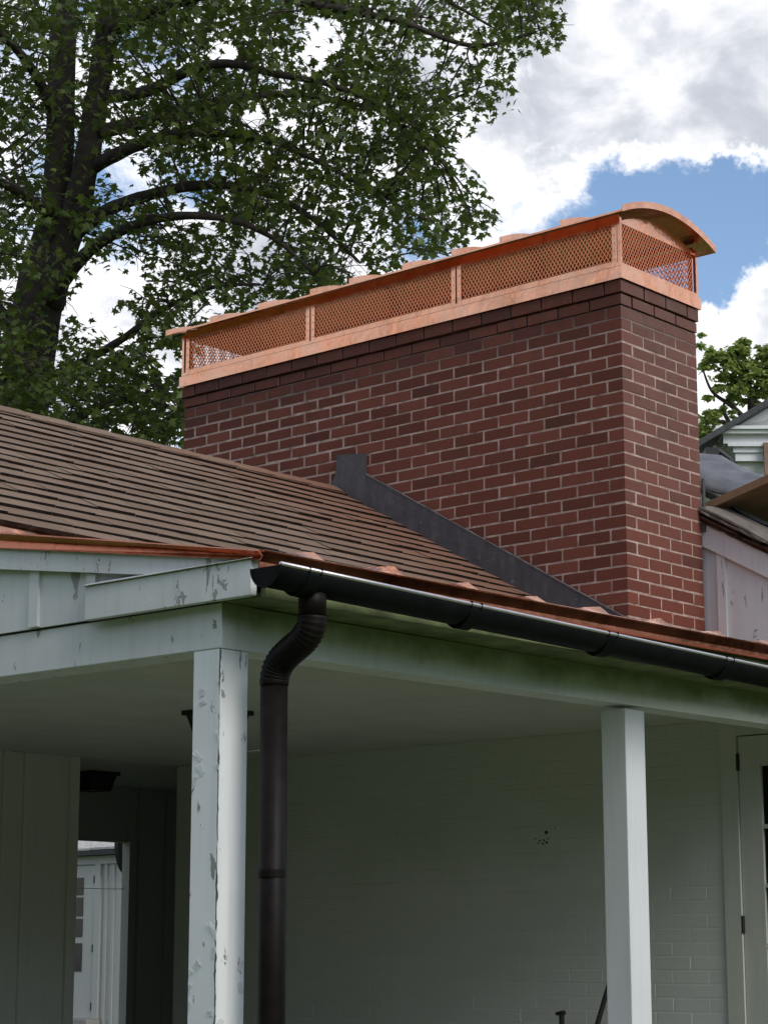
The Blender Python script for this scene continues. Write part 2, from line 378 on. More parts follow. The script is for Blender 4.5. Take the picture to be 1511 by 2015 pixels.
# unseen tree belt added behind the viewer, shaped to keep low sky off the porch
mb = MB(); rw = random.Random(3)
for i in range(46):
    an = R(118 + 232 * (i + rw.uniform(-.3, .3)) / 45); rr = rw.uniform(27, 34); cx, cy = -4 + rr * math.cos(an), -3 + rr * math.sin(an); hh = rw.uniform(5.5, 8.5) + 5.5 * math.exp(-((math.degrees(an) - 178) / 32) ** 2); wr = rw.uniform(2.6, 4.0)
    def lump(u, v, cx=cx, cy=cy, hh=hh, wr=wr, ph=rw.uniform(0, 6)):
        a_ = 2 * math.pi * u; b_ = math.pi * v; q = 1 + .13 * math.sin(5 * a_ + ph) * math.sin(4 * b_) + .10 * math.sin(9 * a_ + 7 * b_ + ph)
        return (cx + wr * q * math.sin(b_) * math.cos(a_), cy + wr * q * math.sin(b_) * math.sin(a_), max(0, hh * .5 - hh * .52 * q * math.cos(b_)))
    mb.grid(lump, 16, 12)
g = mb.build('sky_blocker_trees', 'blocker_green'); g['kind'] = 'stuff'; g['label'] = 'added dark green tree belt behind the viewer, unseen, blocking low sky'; g['category'] = 'trees'

# ------------------------------------------------------------------ constants of the house
SL = 0.559; ROOF0 = 3.20                       # steep roof plane: z = ROOF0 + SL*y
RIDGE_Y = 2.10; RIDGE_Z = ROOF0 + SL * RIDGE_Y
U = 0.2127; CH = 0.06793; Z0 = 4.9525          # brick unit, course height, reference bed joint
XG = -4.20                                     # gable plane
YB = -1.254                                    # front of the porch beam
YE = -1.478                                    # eave
def eave_z(x): return 2.944 + (x + 4.253) * 0.0085
def low_z(x, y): return eave_z(x) + (y - YE) * 0.175

# ------------------------------------------------------------------ brick chimney
CW, CDp = 3.5 * U - 0.0095, 16 * U - 0.0095    # narrow (x) and wide (y) sides
chim = thing('brick_chimney', (CW / 2, CDp / 2, 3.0), 'wide red brick chimney with pale mortar joints rising through the shingle roof', 'chimney')
mb = MB(); ins = 0.0016
mb.box(ins, CW - ins, ins, CDp - ins, 2.85, Z0 + 2.0 * CH)
mb.box(0.014, CW - 0.014, 0.014, CDp - 0.014, Z0 + 2.0 * CH, Z0 + 4.16 * CH)
mb.build('mortar_core', 'mortar', chim)
def roof_at(y): return ROOF0 + SL * (y if y < RIDGE_Y else 2 * RIDGE_Y - y)
JT = 0.0108; BH = CH - JT * 0.95
bricks = []                                      # (x0,x1,y0,y1,z0,z1,score)
for n in range(-4, 27):
    z1 = Z0 - n * CH - JT * 0.475; z0 = z1 - BH
    if n == -4: z1 += 0.16 * CH
    typeA = (n % 2 != 0)
    pr = 0.013 if n == -4 else (0.005 if n == -3 else 0.0)
    ys = [0] + ([i for i in range(1, 17)] if typeA else [i + 0.5 for i in range(0, 16)] + [16])
    xs = [0] + ([0.5, 1.5, 2.5, 3.5] if typeA else [1, 2, 3, 3.5])
    for i in range(len(ys) - 1):                 # wide faces, the corner bricks included
        y0 = ys[i] * U; y1 = ys[i + 1] * U - JT
        first, last = i == 0, i == len(ys) - 2
        ym = (y0 + y1) / 2
        e0 = -pr if first else 0; e1 = pr if last else 0
        top_ok = z1 > roof_at(ym) - 0.02
        pe = pr if (n != -3 or ym < 0.75 or ym > 2.6) else 0.0
        if top_ok:
            xw = 0.092 if (typeA or not first) else U - JT
            bricks.append((-pe, xw, y0 + (e0 if pe or not first else 0), y1 + e1, z0, z1, ym < 2.3 and z1 > roof_at(ym), ym))
            bricks.append((CW - 0.092 if (typeA or not last) else CW - 0.092, CW + pe, y0, y1 + e1, z0, z1, False, 9))
    for i in range(len(xs) - 1):
        x0 = xs[i] * U; x1 = xs[i + 1] * U - JT
        if i == 0: continue                      # corner brick is in the wide face row
        if i == len(xs) - 2: x1 = min(x1, CW - 0.1) if False else x1
        if z1 > 3.15:
            bricks.append((x0, x1 + (pr if i == len(xs) - 2 else 0), -pr if n != -3 else -0.006, 0.09, z0, z1, True, -1))
            bricks.append((x0, x1, CDp - 0.09, CDp + pr, z0, z1, False, 9))
# right-hand corner column of the +x face repeats the front corner: drop overlapping pieces
bricks = [b for b in bricks if not (b[7] == 9 and b[3] < 0.3 and b[0] > 0.5)]
vis = sorted([b for b in bricks if b[6]], key=lambda b: b[7])
near, rest = vis[:300], vis[300:] + [b for b in bricks if not b[6]]
variants = {}
def brick_mesh(w_, d_, h_, mat='brick', nm='brick'):
    k = (round(w_, 3), round(d_, 3), round(h_, 3), random.randrange(5), mat)
    if k not in variants:
        variants[k] = MB().cbox(-w_ / 2, w_ / 2, -d_ / 2, d_ / 2, -h_ / 2, h_ / 2, 0.0016, 0.0006 if mat == 'brick' else 0.0004).mesh(nm, mat)
    return variants[k]
for b in near:
    me = brick_mesh(b[1] - b[0], b[3] - b[2], b[5] - b[4])
    inst('brick', me, chim, ((b[0] + b[1]) / 2 + random.uniform(-.0006, .0003), (b[2] + b[3]) / 2 + random.uniform(-.0012, .0006), (b[4] + b[5]) / 2 + random.uniform(-.0016, .0016)))
mb = MB()
for b in rest: mb.cbox(*b[:6], 0.003, 0.0016)
mb.build('brick_remainder', 'brick', chim, kind='stuff')
# lead flashing on the wide face, stepped at the ridge
FX = -0.005
def flash(poly, nm, th=0.007): MB().prism([(FX, y, z) for y, z in poly], (-th, 0, 0)).build(nm, 'lead', chim)
flash([(2.10, 4.36), (1.823, 4.215), (1.823, 4.548), (2.052, 4.575), (2.070, 4.44), (2.135, 4.375)], 'ridge_flashing', 0.010)
flash([(1.823, 4.20), (1.24, 3.875), (1.24, 4.092), (1.823, 4.420)], 'step_flashing')
flash([(1.24, 3.870), (0.62, 3.52), (0.62, 3.738), (1.24, 4.086)], 'step_flashing', 0.009)
flash([(0.62, 3.52), (-0.01, 3.16), (-0.01, 3.372), (0.62, 3.732)], 'step_flashing')
mb = MB(); sr = random.Random(2)
for k in range(30):
    ya = 1.82 - 1.82 * k / 30; yb_ = 1.82 - 1.82 * (k + 1) / 30; f_ = lambda y: 3.376 + .5745 * y
    mb.prism([(FX - .006, ya, f_(ya) + .004 + sr.uniform(-.002, .003)), (FX - .006, yb_, f_(yb_) + .004 + sr.uniform(-.002, .003)), (FX - .006, yb_, f_(yb_) - .003), (FX - .006, ya, f_(ya) - .003)], (-.006, 0, 0))
mb.build('sealant_line', 'sealant', chim)
mb = MB()
mb.box(-0.012, CW, -0.016, -0.006, 3.12, 3.368); mb.prism([(-0.012, -0.016, 3.37), (CW, -0.016, 3.385), (CW, -0.13, 3.335), (-0.012, -0.13, 3.325)], (0, 0, -0.004))
mb.build('apron_flashing', 'copper_edge', chim)
MB().tube([(CW + .004, -.012, 3.95), (CW + .006, -.014, 4.25)], .010, 8).build('drip_strip', 'lead', chim)

# ------------------------------------------------------------------ copper chimney cap
cap = thing('chimney_cap', (CW / 2, CDp / 2, 5.235), 'bright copper chimney cap with diamond mesh sides and arched lid on the chimney', 'chimney cap')
SKZ0, SKZ1, MZ1 = 5.232, 5.300, 5.560
ov = 0.026
mb = MB()
mb.prism([(-ov, -ov, SKZ0), (CW + ov, -ov, SKZ0), (CW + ov, CDp + ov, SKZ0), (-ov, CDp + ov, SKZ0)], (0, 0, SKZ1 - SKZ0))
mb.build('skirt', 'copper', cap)
mb = MB(); li = 0.012
for (x0, x1, y0, y1) in ((-.016, .02, -.016, CDp + .016), (CW - .02, CW + .016, -.016, CDp + .016), (.021, CW - .021, -.016, .02), (.021, CW - .021, CDp - .02, CDp + .016)):
    mb.box(x0, x1, y0, y1, SKZ1 + .006, SKZ1 + .024)
mb.build('base_angle', 'copper', cap)
MB().box(.004, CW - .004, .004, CDp - .004, SKZ1 + .0005, SKZ1 + .0055).build('seam_shade', 'black_iron', cap)  # black strip added to draw the shadow line between skirt and angle
def mesh_panel(o0, ux, length, z0, z1, nrm):
    """expanded copper mesh: crossing strands in the plane spanned by ux and z"""
    mb = MB(); px, pz = 0.0250, 0.0385; o0 = Vector(o0); ux = Vector(ux); nrm = Vector(nrm); H = z1 - z0; sl = pz / px; runx = H / sl
    k = -int(runx / px) - 1
    while k * px < length:
        for sgn in (1, -1):
            a0 = k * px; a1 = a0 + runx; t0 = max(0, -a0 / runx); t1 = min(1, (length - a0) / runx)
            if t1 - t0 < 0.03: continue
            p = lambda tt: o0 + ux * (a0 + runx * tt) + Vector((0, 0, z0 + (H * tt if sgn > 0 else H * (1 - tt)))) + nrm * (0.0009 * sgn)
            mb.bar(p(t0), p(t1), ux, 0.0025, 0.0008)
        k += 1
    return mb.build('mesh_panel', 'copper_mesh', cap)
DIV = [0.0, 1.135, 2.285, CDp]
for xf, nx in ((0.0, -1), (CW, 1)):
    for i in range(3):
        mesh_panel((xf, DIV[i] + .02, 0), (0, 1, 0), DIV[i + 1] - DIV[i] - .04, SKZ1 + .012, MZ1, (nx, 0, 0))
        ya, yb = DIV[i] + (0.014 if i == 0 else 0.006), DIV[i + 1] - (0.014 if i == 2 else 0.006)
        mb = MB(); xo = xf + nx * 0.004
        for y0 in (ya, yb - .030): mb.box(min(xo, xo + nx * .004), max(xo, xo + nx * .004), y0, y0 + .030, SKZ1 + .024, MZ1 - .006)
        mb.box(min(xo, xo + nx * .0035), max(xo, xo + nx * .0035), ya + .031, yb - .031, SKZ1 + .024, SKZ1 + .040)
        fr = mb.build('panel_frame', 'copper', cap)
        if nx < 0:
            rv = MB()
            for y0 in (ya + .015, yb - .015):
                for kz in range(5): rv.tube([(xo - .004, y0, SKZ1 + .05 + kz * .046), (xo - .0065, y0, SKZ1 + .05 + kz * .046)], .0035, 6)
            ro = rv.build('rivets', 'copper_edge', cap); ro.parent = fr; ro.matrix_parent_inverse = Matrix()
for yf, ny in ((0.0, -1), (CDp, 1)):
    mesh_panel((.02, yf, 0), (1, 0, 0), CW - .04, SKZ1 + .012, MZ1, (0, ny, 0))
for xc in (-.006, CW + .006):
    for yc in (-.006, CDp + .006):
        MB().box(xc - .009, xc + .009, yc - .009, yc + .009, SKZ1 + .023, MZ1 + .022).build('corner_post', 'copper', cap)
# arched lid: profile in x, extruded along y
HOOPS = (3.07, 2.64, 2.20, 1.88, 1.46, 1.09, .74, .32)
LX0, LX1, LY0, LY1, LZ, RISE = -0.092, CW + 0.097, -0.085, CDp + 0.085, 5.584, 0.106
def lid_z(u): return LZ + RISE * (1 - (2 * u - 1) ** 2)
mb = MB(); NU = 28
prof = [(LX0 + (LX1 - LX0) * i / NU, lid_z(i / NU)) for i in range(NU + 1)]
lo = [(x, z - .006) for x, z in prof]
ring = prof + lo[::-1]
vs = [(x, LY0, z) for x, z in ring] + [(x, LY1, z) for x, z in ring]; n = len(ring)
fs = [(i, (i + 1) % n, n + (i + 1) % n, n + i) for i in range(n)]
for i in range(NU):
    a, b, c, d = i, i + 1, n - 2 - i, n - 1 - i
    fs.append((a, d, c, b)); fs.append((n + a, n + b, n + c, n + d))
mb.add(vs, fs); mb.build('lid', 'copper', cap)
# rolled hem at the two arched ends and the long edges
for yy in (LY0, LY1):
    mb = MB(); s_ = 1 if yy == LY1 else -1
    for i in range(NU):
        (xa, za), (xb, zb) = prof[i], prof[i + 1]
        mb.prism([(xa, yy, za + .028), (xb, yy, zb + .028), (xb, yy, zb - .010), (xa, yy, za - .010)], (0, s_ * .006, 0))
    mb.build('lid_rim', 'copper', cap)
for xx, s_ in ((LX0, -1), (LX1, 1)):
    MB().prism([(xx, LY0, LZ + .003), (xx, LY1, LZ + .003), (xx, LY1, LZ - .008), (xx, LY0, LZ - .008)], (s_ * .004, 0, 0)).build('lid_hem', 'copper', cap)
# tympanum plates closing the arch above the mesh ends
for yy in (0.0, CDp):
    top = [(x, MZ1 + .004 + .082 * (1 - (2 * x / CW - 1) ** 2)) for x in [CW * i / 16 for i in range(17)]]
    if yy > 1: top = [(x, z - .007) for x, z in prof if 0 <= x <= CW]
    poly = [(0, yy, MZ1 - .004)] + [(x, yy, z) for x, z in top] + [(CW, yy, MZ1 - .004)]
    # lens-shaped face plate: lower chord straight, upper edge under the lid
    MB().prism(poly, (0, .003, 0)).build('arch_plate', 'copper', cap)
for xx in (0.0, CW):
    MB().box(xx - .002, xx + .002, .002, CDp - .002, MZ1 - .010, LZ + .020).build('head_strip', 'copper', cap)
# standing hoops over the lid seams
def hoop(yc, th, hh, nm):
    mb = MB(); N = 26; u0 = .004
    def zz(u): return lid_z(u)
    top, bot = [], []
    for i in range(N + 1):
        u = u0 + (1 - 2 * u0) * i / N; x = LX0 + (LX1 - LX0) * u
        top.append((x, zz(u) + hh)); bot.append((x, zz(u) - .002))
    for i in range(N):
        mb.prism([(top[i][0], yc, top[i][1]), (top[i + 1][0], yc, top[i + 1][1]), (bot[i + 1][0], yc, bot[i + 1][1]), (bot[i][0], yc, bot[i][1])], (0, th, 0))
    return mb.build(nm, 'copper', cap)
for yc in HOOPS: hoop(yc, .014, .036, 'lid_hoop')

# ------------------------------------------------------------------ shingle roof
roof = thing('shingle_roof', (-2.1, 0.3, 2.9), 'brown shingle roof of the porch with copper edges along eave and gable', 'roof')
XL, XR = XG - 0.02, 0.0
mb = MB()
nrm = Vector((0, -SL, 1)).normalized()
mb.prism([(XL, 0.10, ROOF0 + SL * .10 - .02), (XR - .008, 0.10, ROOF0 + SL * .10 - .02), (XR - .008, RIDGE_Y, RIDGE_Z - .02), (XL, RIDGE_Y, RIDGE_Z - .02)], (0, 0, -.05))
mb.prism([(XL, 2 * RIDGE_Y + .9, ROOF0 - SL * .9 - .01), (XR - .008, 2 * RIDGE_Y + .9, ROOF0 - SL * .9 - .01), (XR - .008, RIDGE_Y + .001, RIDGE_Z - .01), (XL, RIDGE_Y + .001, RIDGE_Z - .01)], (0, 0, -.05))
mb.box(-.009, 3.0, 3.43, 5.4, 3.0, 3.06)
mb.build('roof_deck', 'shingle', roof)
sl_v = Vector((0, 1, SL)).normalized()
YC0, DY = 0.160, 0.1135
k = 0
while YC0 + k * DY < RIDGE_Y - 0.02:
    y0 = YC0 + k * DY; x = XL - random.uniform(0, .05)
    while x < XR - .01:
        wd = random.choice((.22, .26, .30, .33, .38)) ; x1 = min(x + wd, XR - .010)
        if XR - .010 - x1 < .08: x1 = XR - .010
        yy = y0 + random.uniform(-.0038, .0038); th = random.uniform(.0170, .0220); L = min(.20, (RIDGE_Y - yy) * math.sqrt(1 + SL * SL) - .002)
        a = Vector((0, yy, ROOF0 + SL * yy + random.uniform(-.001, .001)))
        top = a + sl_v * L
        jl = random.uniform(-.002, .002); jr = jl + random.uniform(-.001, .001)
        cx = (x + x1) / 2; hw = (x1 - x) / 2 - .0008
        loc = Vector((cx, a.y, a.z))
        P = []
        for sx, j in ((-1, jl), (1, jr)):
            P += [Vector((sx * hw, 0, 0)) + sl_v * j, Vector((sx * hw, 0, 0)) + sl_v * j + nrm * th * random.uniform(.9, 1.1), Vector((sx * hw, 0, 0)) + sl_v * L + nrm * .003, Vector((sx * hw, 0, 0)) + sl_v * L]
        mb = MB(); mb.add(P, [(1, 5, 6, 2), (0, 3, 7, 4), (3, 2, 6, 7), (0, 1, 2, 3), (4, 7, 6, 5)]); mb.mi = 1; mb.f.append((0, 4, 5, 1)); mb.m.append(1)
        inst('shingle', mb.mesh('shingle', ['shingle', 'shingle_butt']), roof, loc)
        x = x1 + .0015
    k += 1
# ridge caps
x = XL
while x < XR - .02:
    x1 = min(x + .30, XR - .012); rz = RIDGE_Z + .017
    mb = MB()
    def rc(u, v, x=x, x1=x1, rz=rz):
        s_ = (v - .5) * 2; return (x + (x1 - x + .03 if x1 < XR - .05 else x1 - x) * u, RIDGE_Y + s_ * .105, rz - abs(s_) ** 1.3 * .056 + .006 * u)
    solid(mb.grid(rc, 1, 6).build('ridge_cap', 'shingle', roof), .006)
    x = x1
# low-pitched lower roof, copper apron strip at the change of pitch
mb = MB(); XE = 1.4
mb.prism([(XL - .02, YE + .01, low_z(XL, YE) - .010), (XE, YE + .01, low_z(XE, YE) - .010), (XE, .22, low_z(XE, .22) - .010), (XL - .02, .22, low_z(XL, .22) - .010)], (0, 0, -.03))
mb.build('lower_roof_deck', 'shingle', roof)
mb = MB()
mb.grid(lambda u, v: (XL + (XR - .01 - XL) * u, -.14 + .33 * v, (low_z(XL, -.14) + .004) * (1 - v) + (ROOF0 + SL * .19 - .003) * v - .02 * math.sin(math.pi * v)), 10, 6)
solid(mb.build('apron_strip', 'copper', roof, smooth=True), .002)
# copper drip edge along the eave and the gable
mb = MB(); 
ze0, ze1 = eave_z(XL - .03), eave_z(XE)
prof_e = [(.05, .010), (-.016, .004), (-.021, -.001), (-.018, -.005), (.002, -.034), (.002, -.048), (-.010, -.060), (-.008, -.062), (.006, -.050), (.006, -.032), (-.010, -.004), (.05, .006)]
mb.prism([(XL - .030, YE + a_, ze0 + b_) for a_, b_ in prof_e], (XE - XL + .030, 0, ze1 - ze0))
mb.build('drip_edge', 'copper_edge', roof)
MB().tube([(XL - .030, YE - .0195, ze0 + .001), (XE, YE - .0195, ze1 + .001)], .0034, 6).build('eave_glint', 'copper', roof)  # brighter copper line added to draw the highlight along the lip
mb = MB(); yg1 = .14
def rk(y): return 2.944 + (y + 1.477) * .1745
xr_ = XG - .052
def rring(y, hh): return [(xr_ + a_, y, rk(y) + b_ * hh) for a_, b_ in ((.09, .002), (-.018, .004), (-.022, -.002), (-.001, -.026), (-.014, -.055), (-.010, -.057), (.003, -.024), (-.012, -.003), (.09, -.002))]
r0_, r1_, r2_ = rring(YE - .012, .55), rring(-.13, 1.0), rring(yg1, 1.2); nn_ = len(r0_)
mb.add(r0_ + r1_ + r2_, [(j * nn_ + i, j * nn_ + (i + 1) % nn_, (j + 1) * nn_ + (i + 1) % nn_, (j + 1) * nn_ + i) for j in range(2) for i in range(nn_)] + [tuple(range(nn_))])
mb.build('rake_edge', 'copper_edge', roof)
for i, xt in enumerate((-3.940, -3.526, -3.111, -2.696, -2.282, -1.86, -1.424, -1.01, -.6)):
    zt = eave_z(xt) + .005; L = .19 + .03 * math.sin(i * 2.1); h = .030 + .005 * math.sin(i * 1.7)
    mb = MB()
    def tab(u, v, xt=xt, zt=zt, L=L, h=h):
        bx = xt - L * (1 - u); back = .018 + .10 * u * v
        return (bx - .03 * v * u, YE - .004 + .028 * v, zt + (.003 + h * .95 * u ** .8) * v)
    mb.grid(tab, 5, 3); solid(mb.build('copper_tab', 'copper', roof), .0025)

# ------------------------------------------------------------------ porch frame
porch = thing('porch_frame', (-2.1, -1.2, FLOOR), 'white painted timber porch frame with peeling corner post and beams', 'porch')
PW = 0.132
def post(x0, y0, x1, y1, nm='post', mat='paint_post'):
    return MB().cbox(x0, x1, y0, y1, FLOOR, 2.652, .003).build(nm, mat, porch)
p1 = post(XG + .002, YB + .002, XG + .130, YB + .135); p1['label'] = 'corner post with flaking white paint'
p2 = post(-1.864, YB + .002, -1.724, YB + .125, mat='paint_clean'); p2['label'] = 'plain white post in front of the brick wall'
MB().cbox(XG, XG + .14, YB, 3.40, 2.653, 2.806, .003).build('gable_beam', 'paint_gable', porch)
MB().prism([(XG + .1405, YB, 2.655), (XE, YB, 2.690), (XE, YB, 2.815), (XG + .1405, YB, 2.803)], (0, .13, 0)).build('front_beam', 'paint_front', porch)
MB().box(XG + .001, XG + .139, YB - .0005, YB + .02, 2.6535, 2.8055).build('beam_end', 'paint_front', porch)
MB().box(XG + .01, XE, YE + .040, YB + .002, 2.808, 2.822).build('soffit', 'algae_shade_paint', porch)
MB().prism([(XG - .005, YE + .016, 2.800), (XE, YE + .016, 2.83), (XE, YE + .016, eave_z(XE) - .02), (XG - .005, YE + .016, eave_z(XG) - .018)], (0, .022, 0)).build('fascia', 'algae_shade_paint', porch)
MB().box(XG + .14, -.002, YB + .13, 3.408, 2.806, 2.83).build('ceiling', 'ceiling', porch)
# gable: vertical boards, battens, rake board, cornice return
def rake_bot(y): return 2.937 + (y + .782) * .1615
bx = XG - .014; ys = [-1.40, -1.06, -.62, -.31, .02, .34, .68, 1.0, 1.34, 1.7, 2.1, 2.5, 2.86, 3.2, 3.6, 4.0]
def gable_top(y): return rake_bot(y) + .02 if y < .14 else ROOF0 + SL * (y if y < RIDGE_Y else 2 * RIDGE_Y - y) - .10
for i in range(len(ys) - 1):
    a, b = ys[i] + .001, ys[i + 1] - .001
    MB().prism([(bx, a, 2.812), (bx, b, 2.812), (bx, b, max(2.83, gable_top(b))), (bx, a, max(2.83, gable_top(a)))], (.012, 0, 0)).build('gable_board', 'paint_gable', porch)
for yb in (-.645, -.335, -.02, .315, .655, .975, 1.315, 1.675, 2.075, 2.475, 2.835, 3.175, 3.575):
    MB().prism([(bx - .014, yb, 2.815), (bx - .014, yb + .05, 2.815), (bx - .014, yb + .05, gable_top(yb + .05) - .01), (bx - .014, yb, gable_top(yb) - .01)], (.0138, 0, 0)).build('batten', 'paint_gable', porch)
rx = XG - .047
MB().prism([(rx, YE + .01, rk(YE) - .09), (rx, .14, rake_bot(.14)), (rx, .14, rk(.14) - .006), (rx, YE + .01, rk(YE) - .006)], (.018, 0, 0)).build('rake_board', 'paint_gable', porch)
for y0_, y1_ in ((.141, RIDGE_Y), (4.3, RIDGE_Y)):
    za, zb = ROOF0 + SL * (y0_ if y0_ < RIDGE_Y else 2 * RIDGE_Y - y0_), RIDGE_Z
    MB().prism([(rx, y0_, za - .11), (rx, y1_, zb - .11), (rx, y1_, zb - .024), (rx, y0_, za - .024)], (.018, 0, 0)).build('rake_board', 'paint_gable', porch)
    MB().prism([(rx - .012, y0_, za - .03), (rx - .012, y1_, zb - .03), (rx - .012, y1_, zb + .018), (rx - .012, y0_, za + .018)], (.011, 0, 0)).build('rake_edge', 'copper_edge', roof)
MB().cbox(XG - .060, XG - .032, -1.448, -.630, 2.802, 2.921, .002).build('cornice_return', 'paint_gable', porch)
MB().prism([(XG - .072, -1.452, 2.923), (XG - .028, -1.452, 2.940), (XG - .028, -1.452, 2.923)], (0, .83, 0)).build('return_cap', 'paint_gable', porch)
# flakes of paint lifting off the corner post
def flake(y, z, w_, h_, face='x'):
    mb = MB(); rot = random.uniform(-.8, .8); c, s_ = math.cos(rot), math.sin(rot)
    shp = [random.uniform(.45, 1) for _ in range(8)]
    def fn(u, v):
        a = (u - .5) * w_ * (shp[round(v * 3)]); b = (v - .5) * h_ * shp[4 + round(u * 3)]; lift = .0008 + .0030 * (v ** 2.2) * (0.4 + u)
        aa, bb = a * c - b * s_, a * s_ + b * c
        return (XG + .001 - lift, min(-1.128, max(-1.250, y + aa)), z + bb) if face == 'x' else (XG + .064 + aa, YB + .001 - lift, z + bb)
    mb.grid(fn, 3, 3); o = solid(mb.build('paint_flake', 'paint_clean', porch), .0012); return o
for (y, z, w_, h_) in ((-1.165, 2.51, .03, .03), (-1.17, 2.475, .035, .02), (-1.15, 2.30, .022, .05), (-1.165, 2.255, .03, .05), (-1.135, 2.22, .02, .045), (-1.245, 2.36, .012, .05), (-1.245, 2.26, .014, .03),
                        (-1.165, 1.62, .03, .03), (-1.13, 1.60, .03, .028), (-1.13, 1.55, .028, .03), (-1.24, 1.73, .02, .09), (-1.24, 1.66, .018, .05), (-1.23, 1.47, .03, .03), (-1.13, 1.49, .02, .05)):
    flake(y, z, w_, h_)
for (dx, z, w_, h_) in ((.045, 1.62, .02, .05), (.045, 1.55, .02, .05), (-.045, 1.44, .03, .03)):
    o = flake(0, z, w_, h_, 'y'); o.location.x += dx

# ------------------------------------------------------------------ gutter
gut = thing('rain_gutter', (-2.0, -1.575, 2.78), 'black half round gutter hanging along the porch eave', 'gutter')
GX0, GX1, GR, GY = -4.335, 1.3, 0.064, -1.588
def gz(x): return 2.868 + (x + 4.338) * -.0125
mb = MB(); NS = 18
def gp(a, r, x): return (x, GY - r * math.cos(a), gz(x) - r * math.sin(a))
mb.grid(lambda u, v: gp(math.pi * v, GR, GX0 + (GX1 - GX0) * u), 12, NS)
solid(mb.build('trough', 'gutter', gut, smooth=True), .003)
mb = MB(); mb.prism([gp(math.pi * i / 16, GR + .001, GX0) for i in range(17)], (.003, 0, 0)); mb.build('end_cap', 'gutter', gut)
mb = MB(); mb.tube([gp(math.pi * i / 16, GR + .002, GX0 - .002) for i in range(17)], .003, 6); mb.build('cap_seam', 'gutter', gut)
MB().tube([(GX0 + (GX1 - GX0) * i / 10, GY - GR - .001, gz(GX0 + (GX1 - GX0) * i / 10) + .003) for i in range(11)], .0072, 10).build('front_lip', 'gutter_lip', gut, smooth=True)
for xb in (-4.175, -3.345, -2.515, -1.690, -.85, 0.0):
    mb = MB()
    for dx in (-.028, .028):
        mb.tube([(xb + dx, GY - GR - .002, gz(xb) - .006), (xb + dx, GY - GR - .004, gz(xb) + .012)], .0045, 6)
    mb.grid(lambda u, v: gp(R(20) + R(140) * v, GR + .004 + .008 * math.exp(-((v - .5) * 5) ** 2), xb - .03 + .06 * u), 3, 12)
    solid(mb.build('hanger', 'gutter', gut), .004)

# ------------------------------------------------------------------ downpipe
dp = thing('downpipe', (-4.09, -1.40, FLOOR), 'dark brown round downpipe with pleated swan neck beside the corner post', 'downpipe')
pts = []
A = [Vector((-4.106, -1.578, 2.815)), Vector((-4.106, -1.578, 2.735)), Vector((-4.104, -1.575, 2.67)), Vector((-4.098, -1.40, 2.58)), Vector((-4.096, -1.398, 2.50))]
def bez(p0, p1, p2, p3, t_): return p0 * (1 - t_) ** 3 + p1 * 3 * t_ * (1 - t_) ** 2 + p2 * 3 * t_ * t_ * (1 - t_) + p3 * t_ ** 3
neck = [bez(Vector((-4.106, -1.578, 2.735)), Vector((-4.106, -1.578, 2.62)), Vector((-4.096, -1.398, 2.66)), Vector((-4.096, -1.398, 2.525)), i / 60) for i in range(61)]
MB().tube([(-4.106, -1.578, 2.83), (-4.106, -1.578, 2.735)], .0460, 24).build('outlet', 'downpipe', dp, smooth=True)
MB().tube(neck, [.0485 + .0026 * math.sin(i * 2 * math.pi / 3.0) * min(1, i / 6, (60 - i) / 6) for i in range(61)], 24).build('swan_neck', 'downpipe', dp, smooth=True)
MB().tube([(-4.096, -1.398, 2.53), (-4.094, -1.398, 1.6), (-4.093, -1.398, FLOOR)], .0455, 24).build('pipe', 'downpipe', dp, smooth=True)
MB().tube([(-4.098, -1.398, 1.9 + .012 * i) for i in range(3)], .0478, 24).build('pipe_strap', 'downpipe', dp)
tag(MB().tube([(-4.07, -1.255, 2.318), (-4.10, -1.35, 2.315), (-4.11, -1.385, 2.316)], .0006, 5).build('white_string', 'string'), 'short thin white string between corner post and downpipe', 'string')

# ------------------------------------------------------------------ white painted brick wall under the chimney
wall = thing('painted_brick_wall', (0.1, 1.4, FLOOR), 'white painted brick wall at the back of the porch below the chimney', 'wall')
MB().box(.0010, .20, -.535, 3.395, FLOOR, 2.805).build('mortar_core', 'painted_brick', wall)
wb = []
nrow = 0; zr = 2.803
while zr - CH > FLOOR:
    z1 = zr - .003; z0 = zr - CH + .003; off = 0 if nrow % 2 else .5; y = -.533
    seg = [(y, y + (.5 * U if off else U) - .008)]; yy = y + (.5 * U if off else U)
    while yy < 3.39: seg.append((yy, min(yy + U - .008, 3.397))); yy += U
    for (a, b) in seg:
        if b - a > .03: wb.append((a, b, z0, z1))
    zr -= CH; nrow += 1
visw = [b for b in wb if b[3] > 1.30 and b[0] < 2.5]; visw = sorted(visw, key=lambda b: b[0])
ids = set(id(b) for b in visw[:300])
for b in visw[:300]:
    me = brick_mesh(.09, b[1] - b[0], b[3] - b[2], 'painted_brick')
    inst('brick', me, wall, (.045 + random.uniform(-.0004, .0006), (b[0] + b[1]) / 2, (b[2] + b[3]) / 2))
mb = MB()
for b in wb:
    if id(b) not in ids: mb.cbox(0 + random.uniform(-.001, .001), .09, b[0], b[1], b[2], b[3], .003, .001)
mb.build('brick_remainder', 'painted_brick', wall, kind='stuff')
for (y, z, r_) in ((.556, 2.29, .009), (.573, 2.25, .005), (.60, 2.248, .004), (.58, 2.232, .005), (.555, 2.237, .006), (.61, 2.235, .004), (.545, 2.255, .003), (.50, 2.31, .003), (.63, 2.26, .003)):
    MB().tube([(-.0045, y, z), (.002, y, z)], r_, 8).build('anchor_hole', 'black_iron', wall)

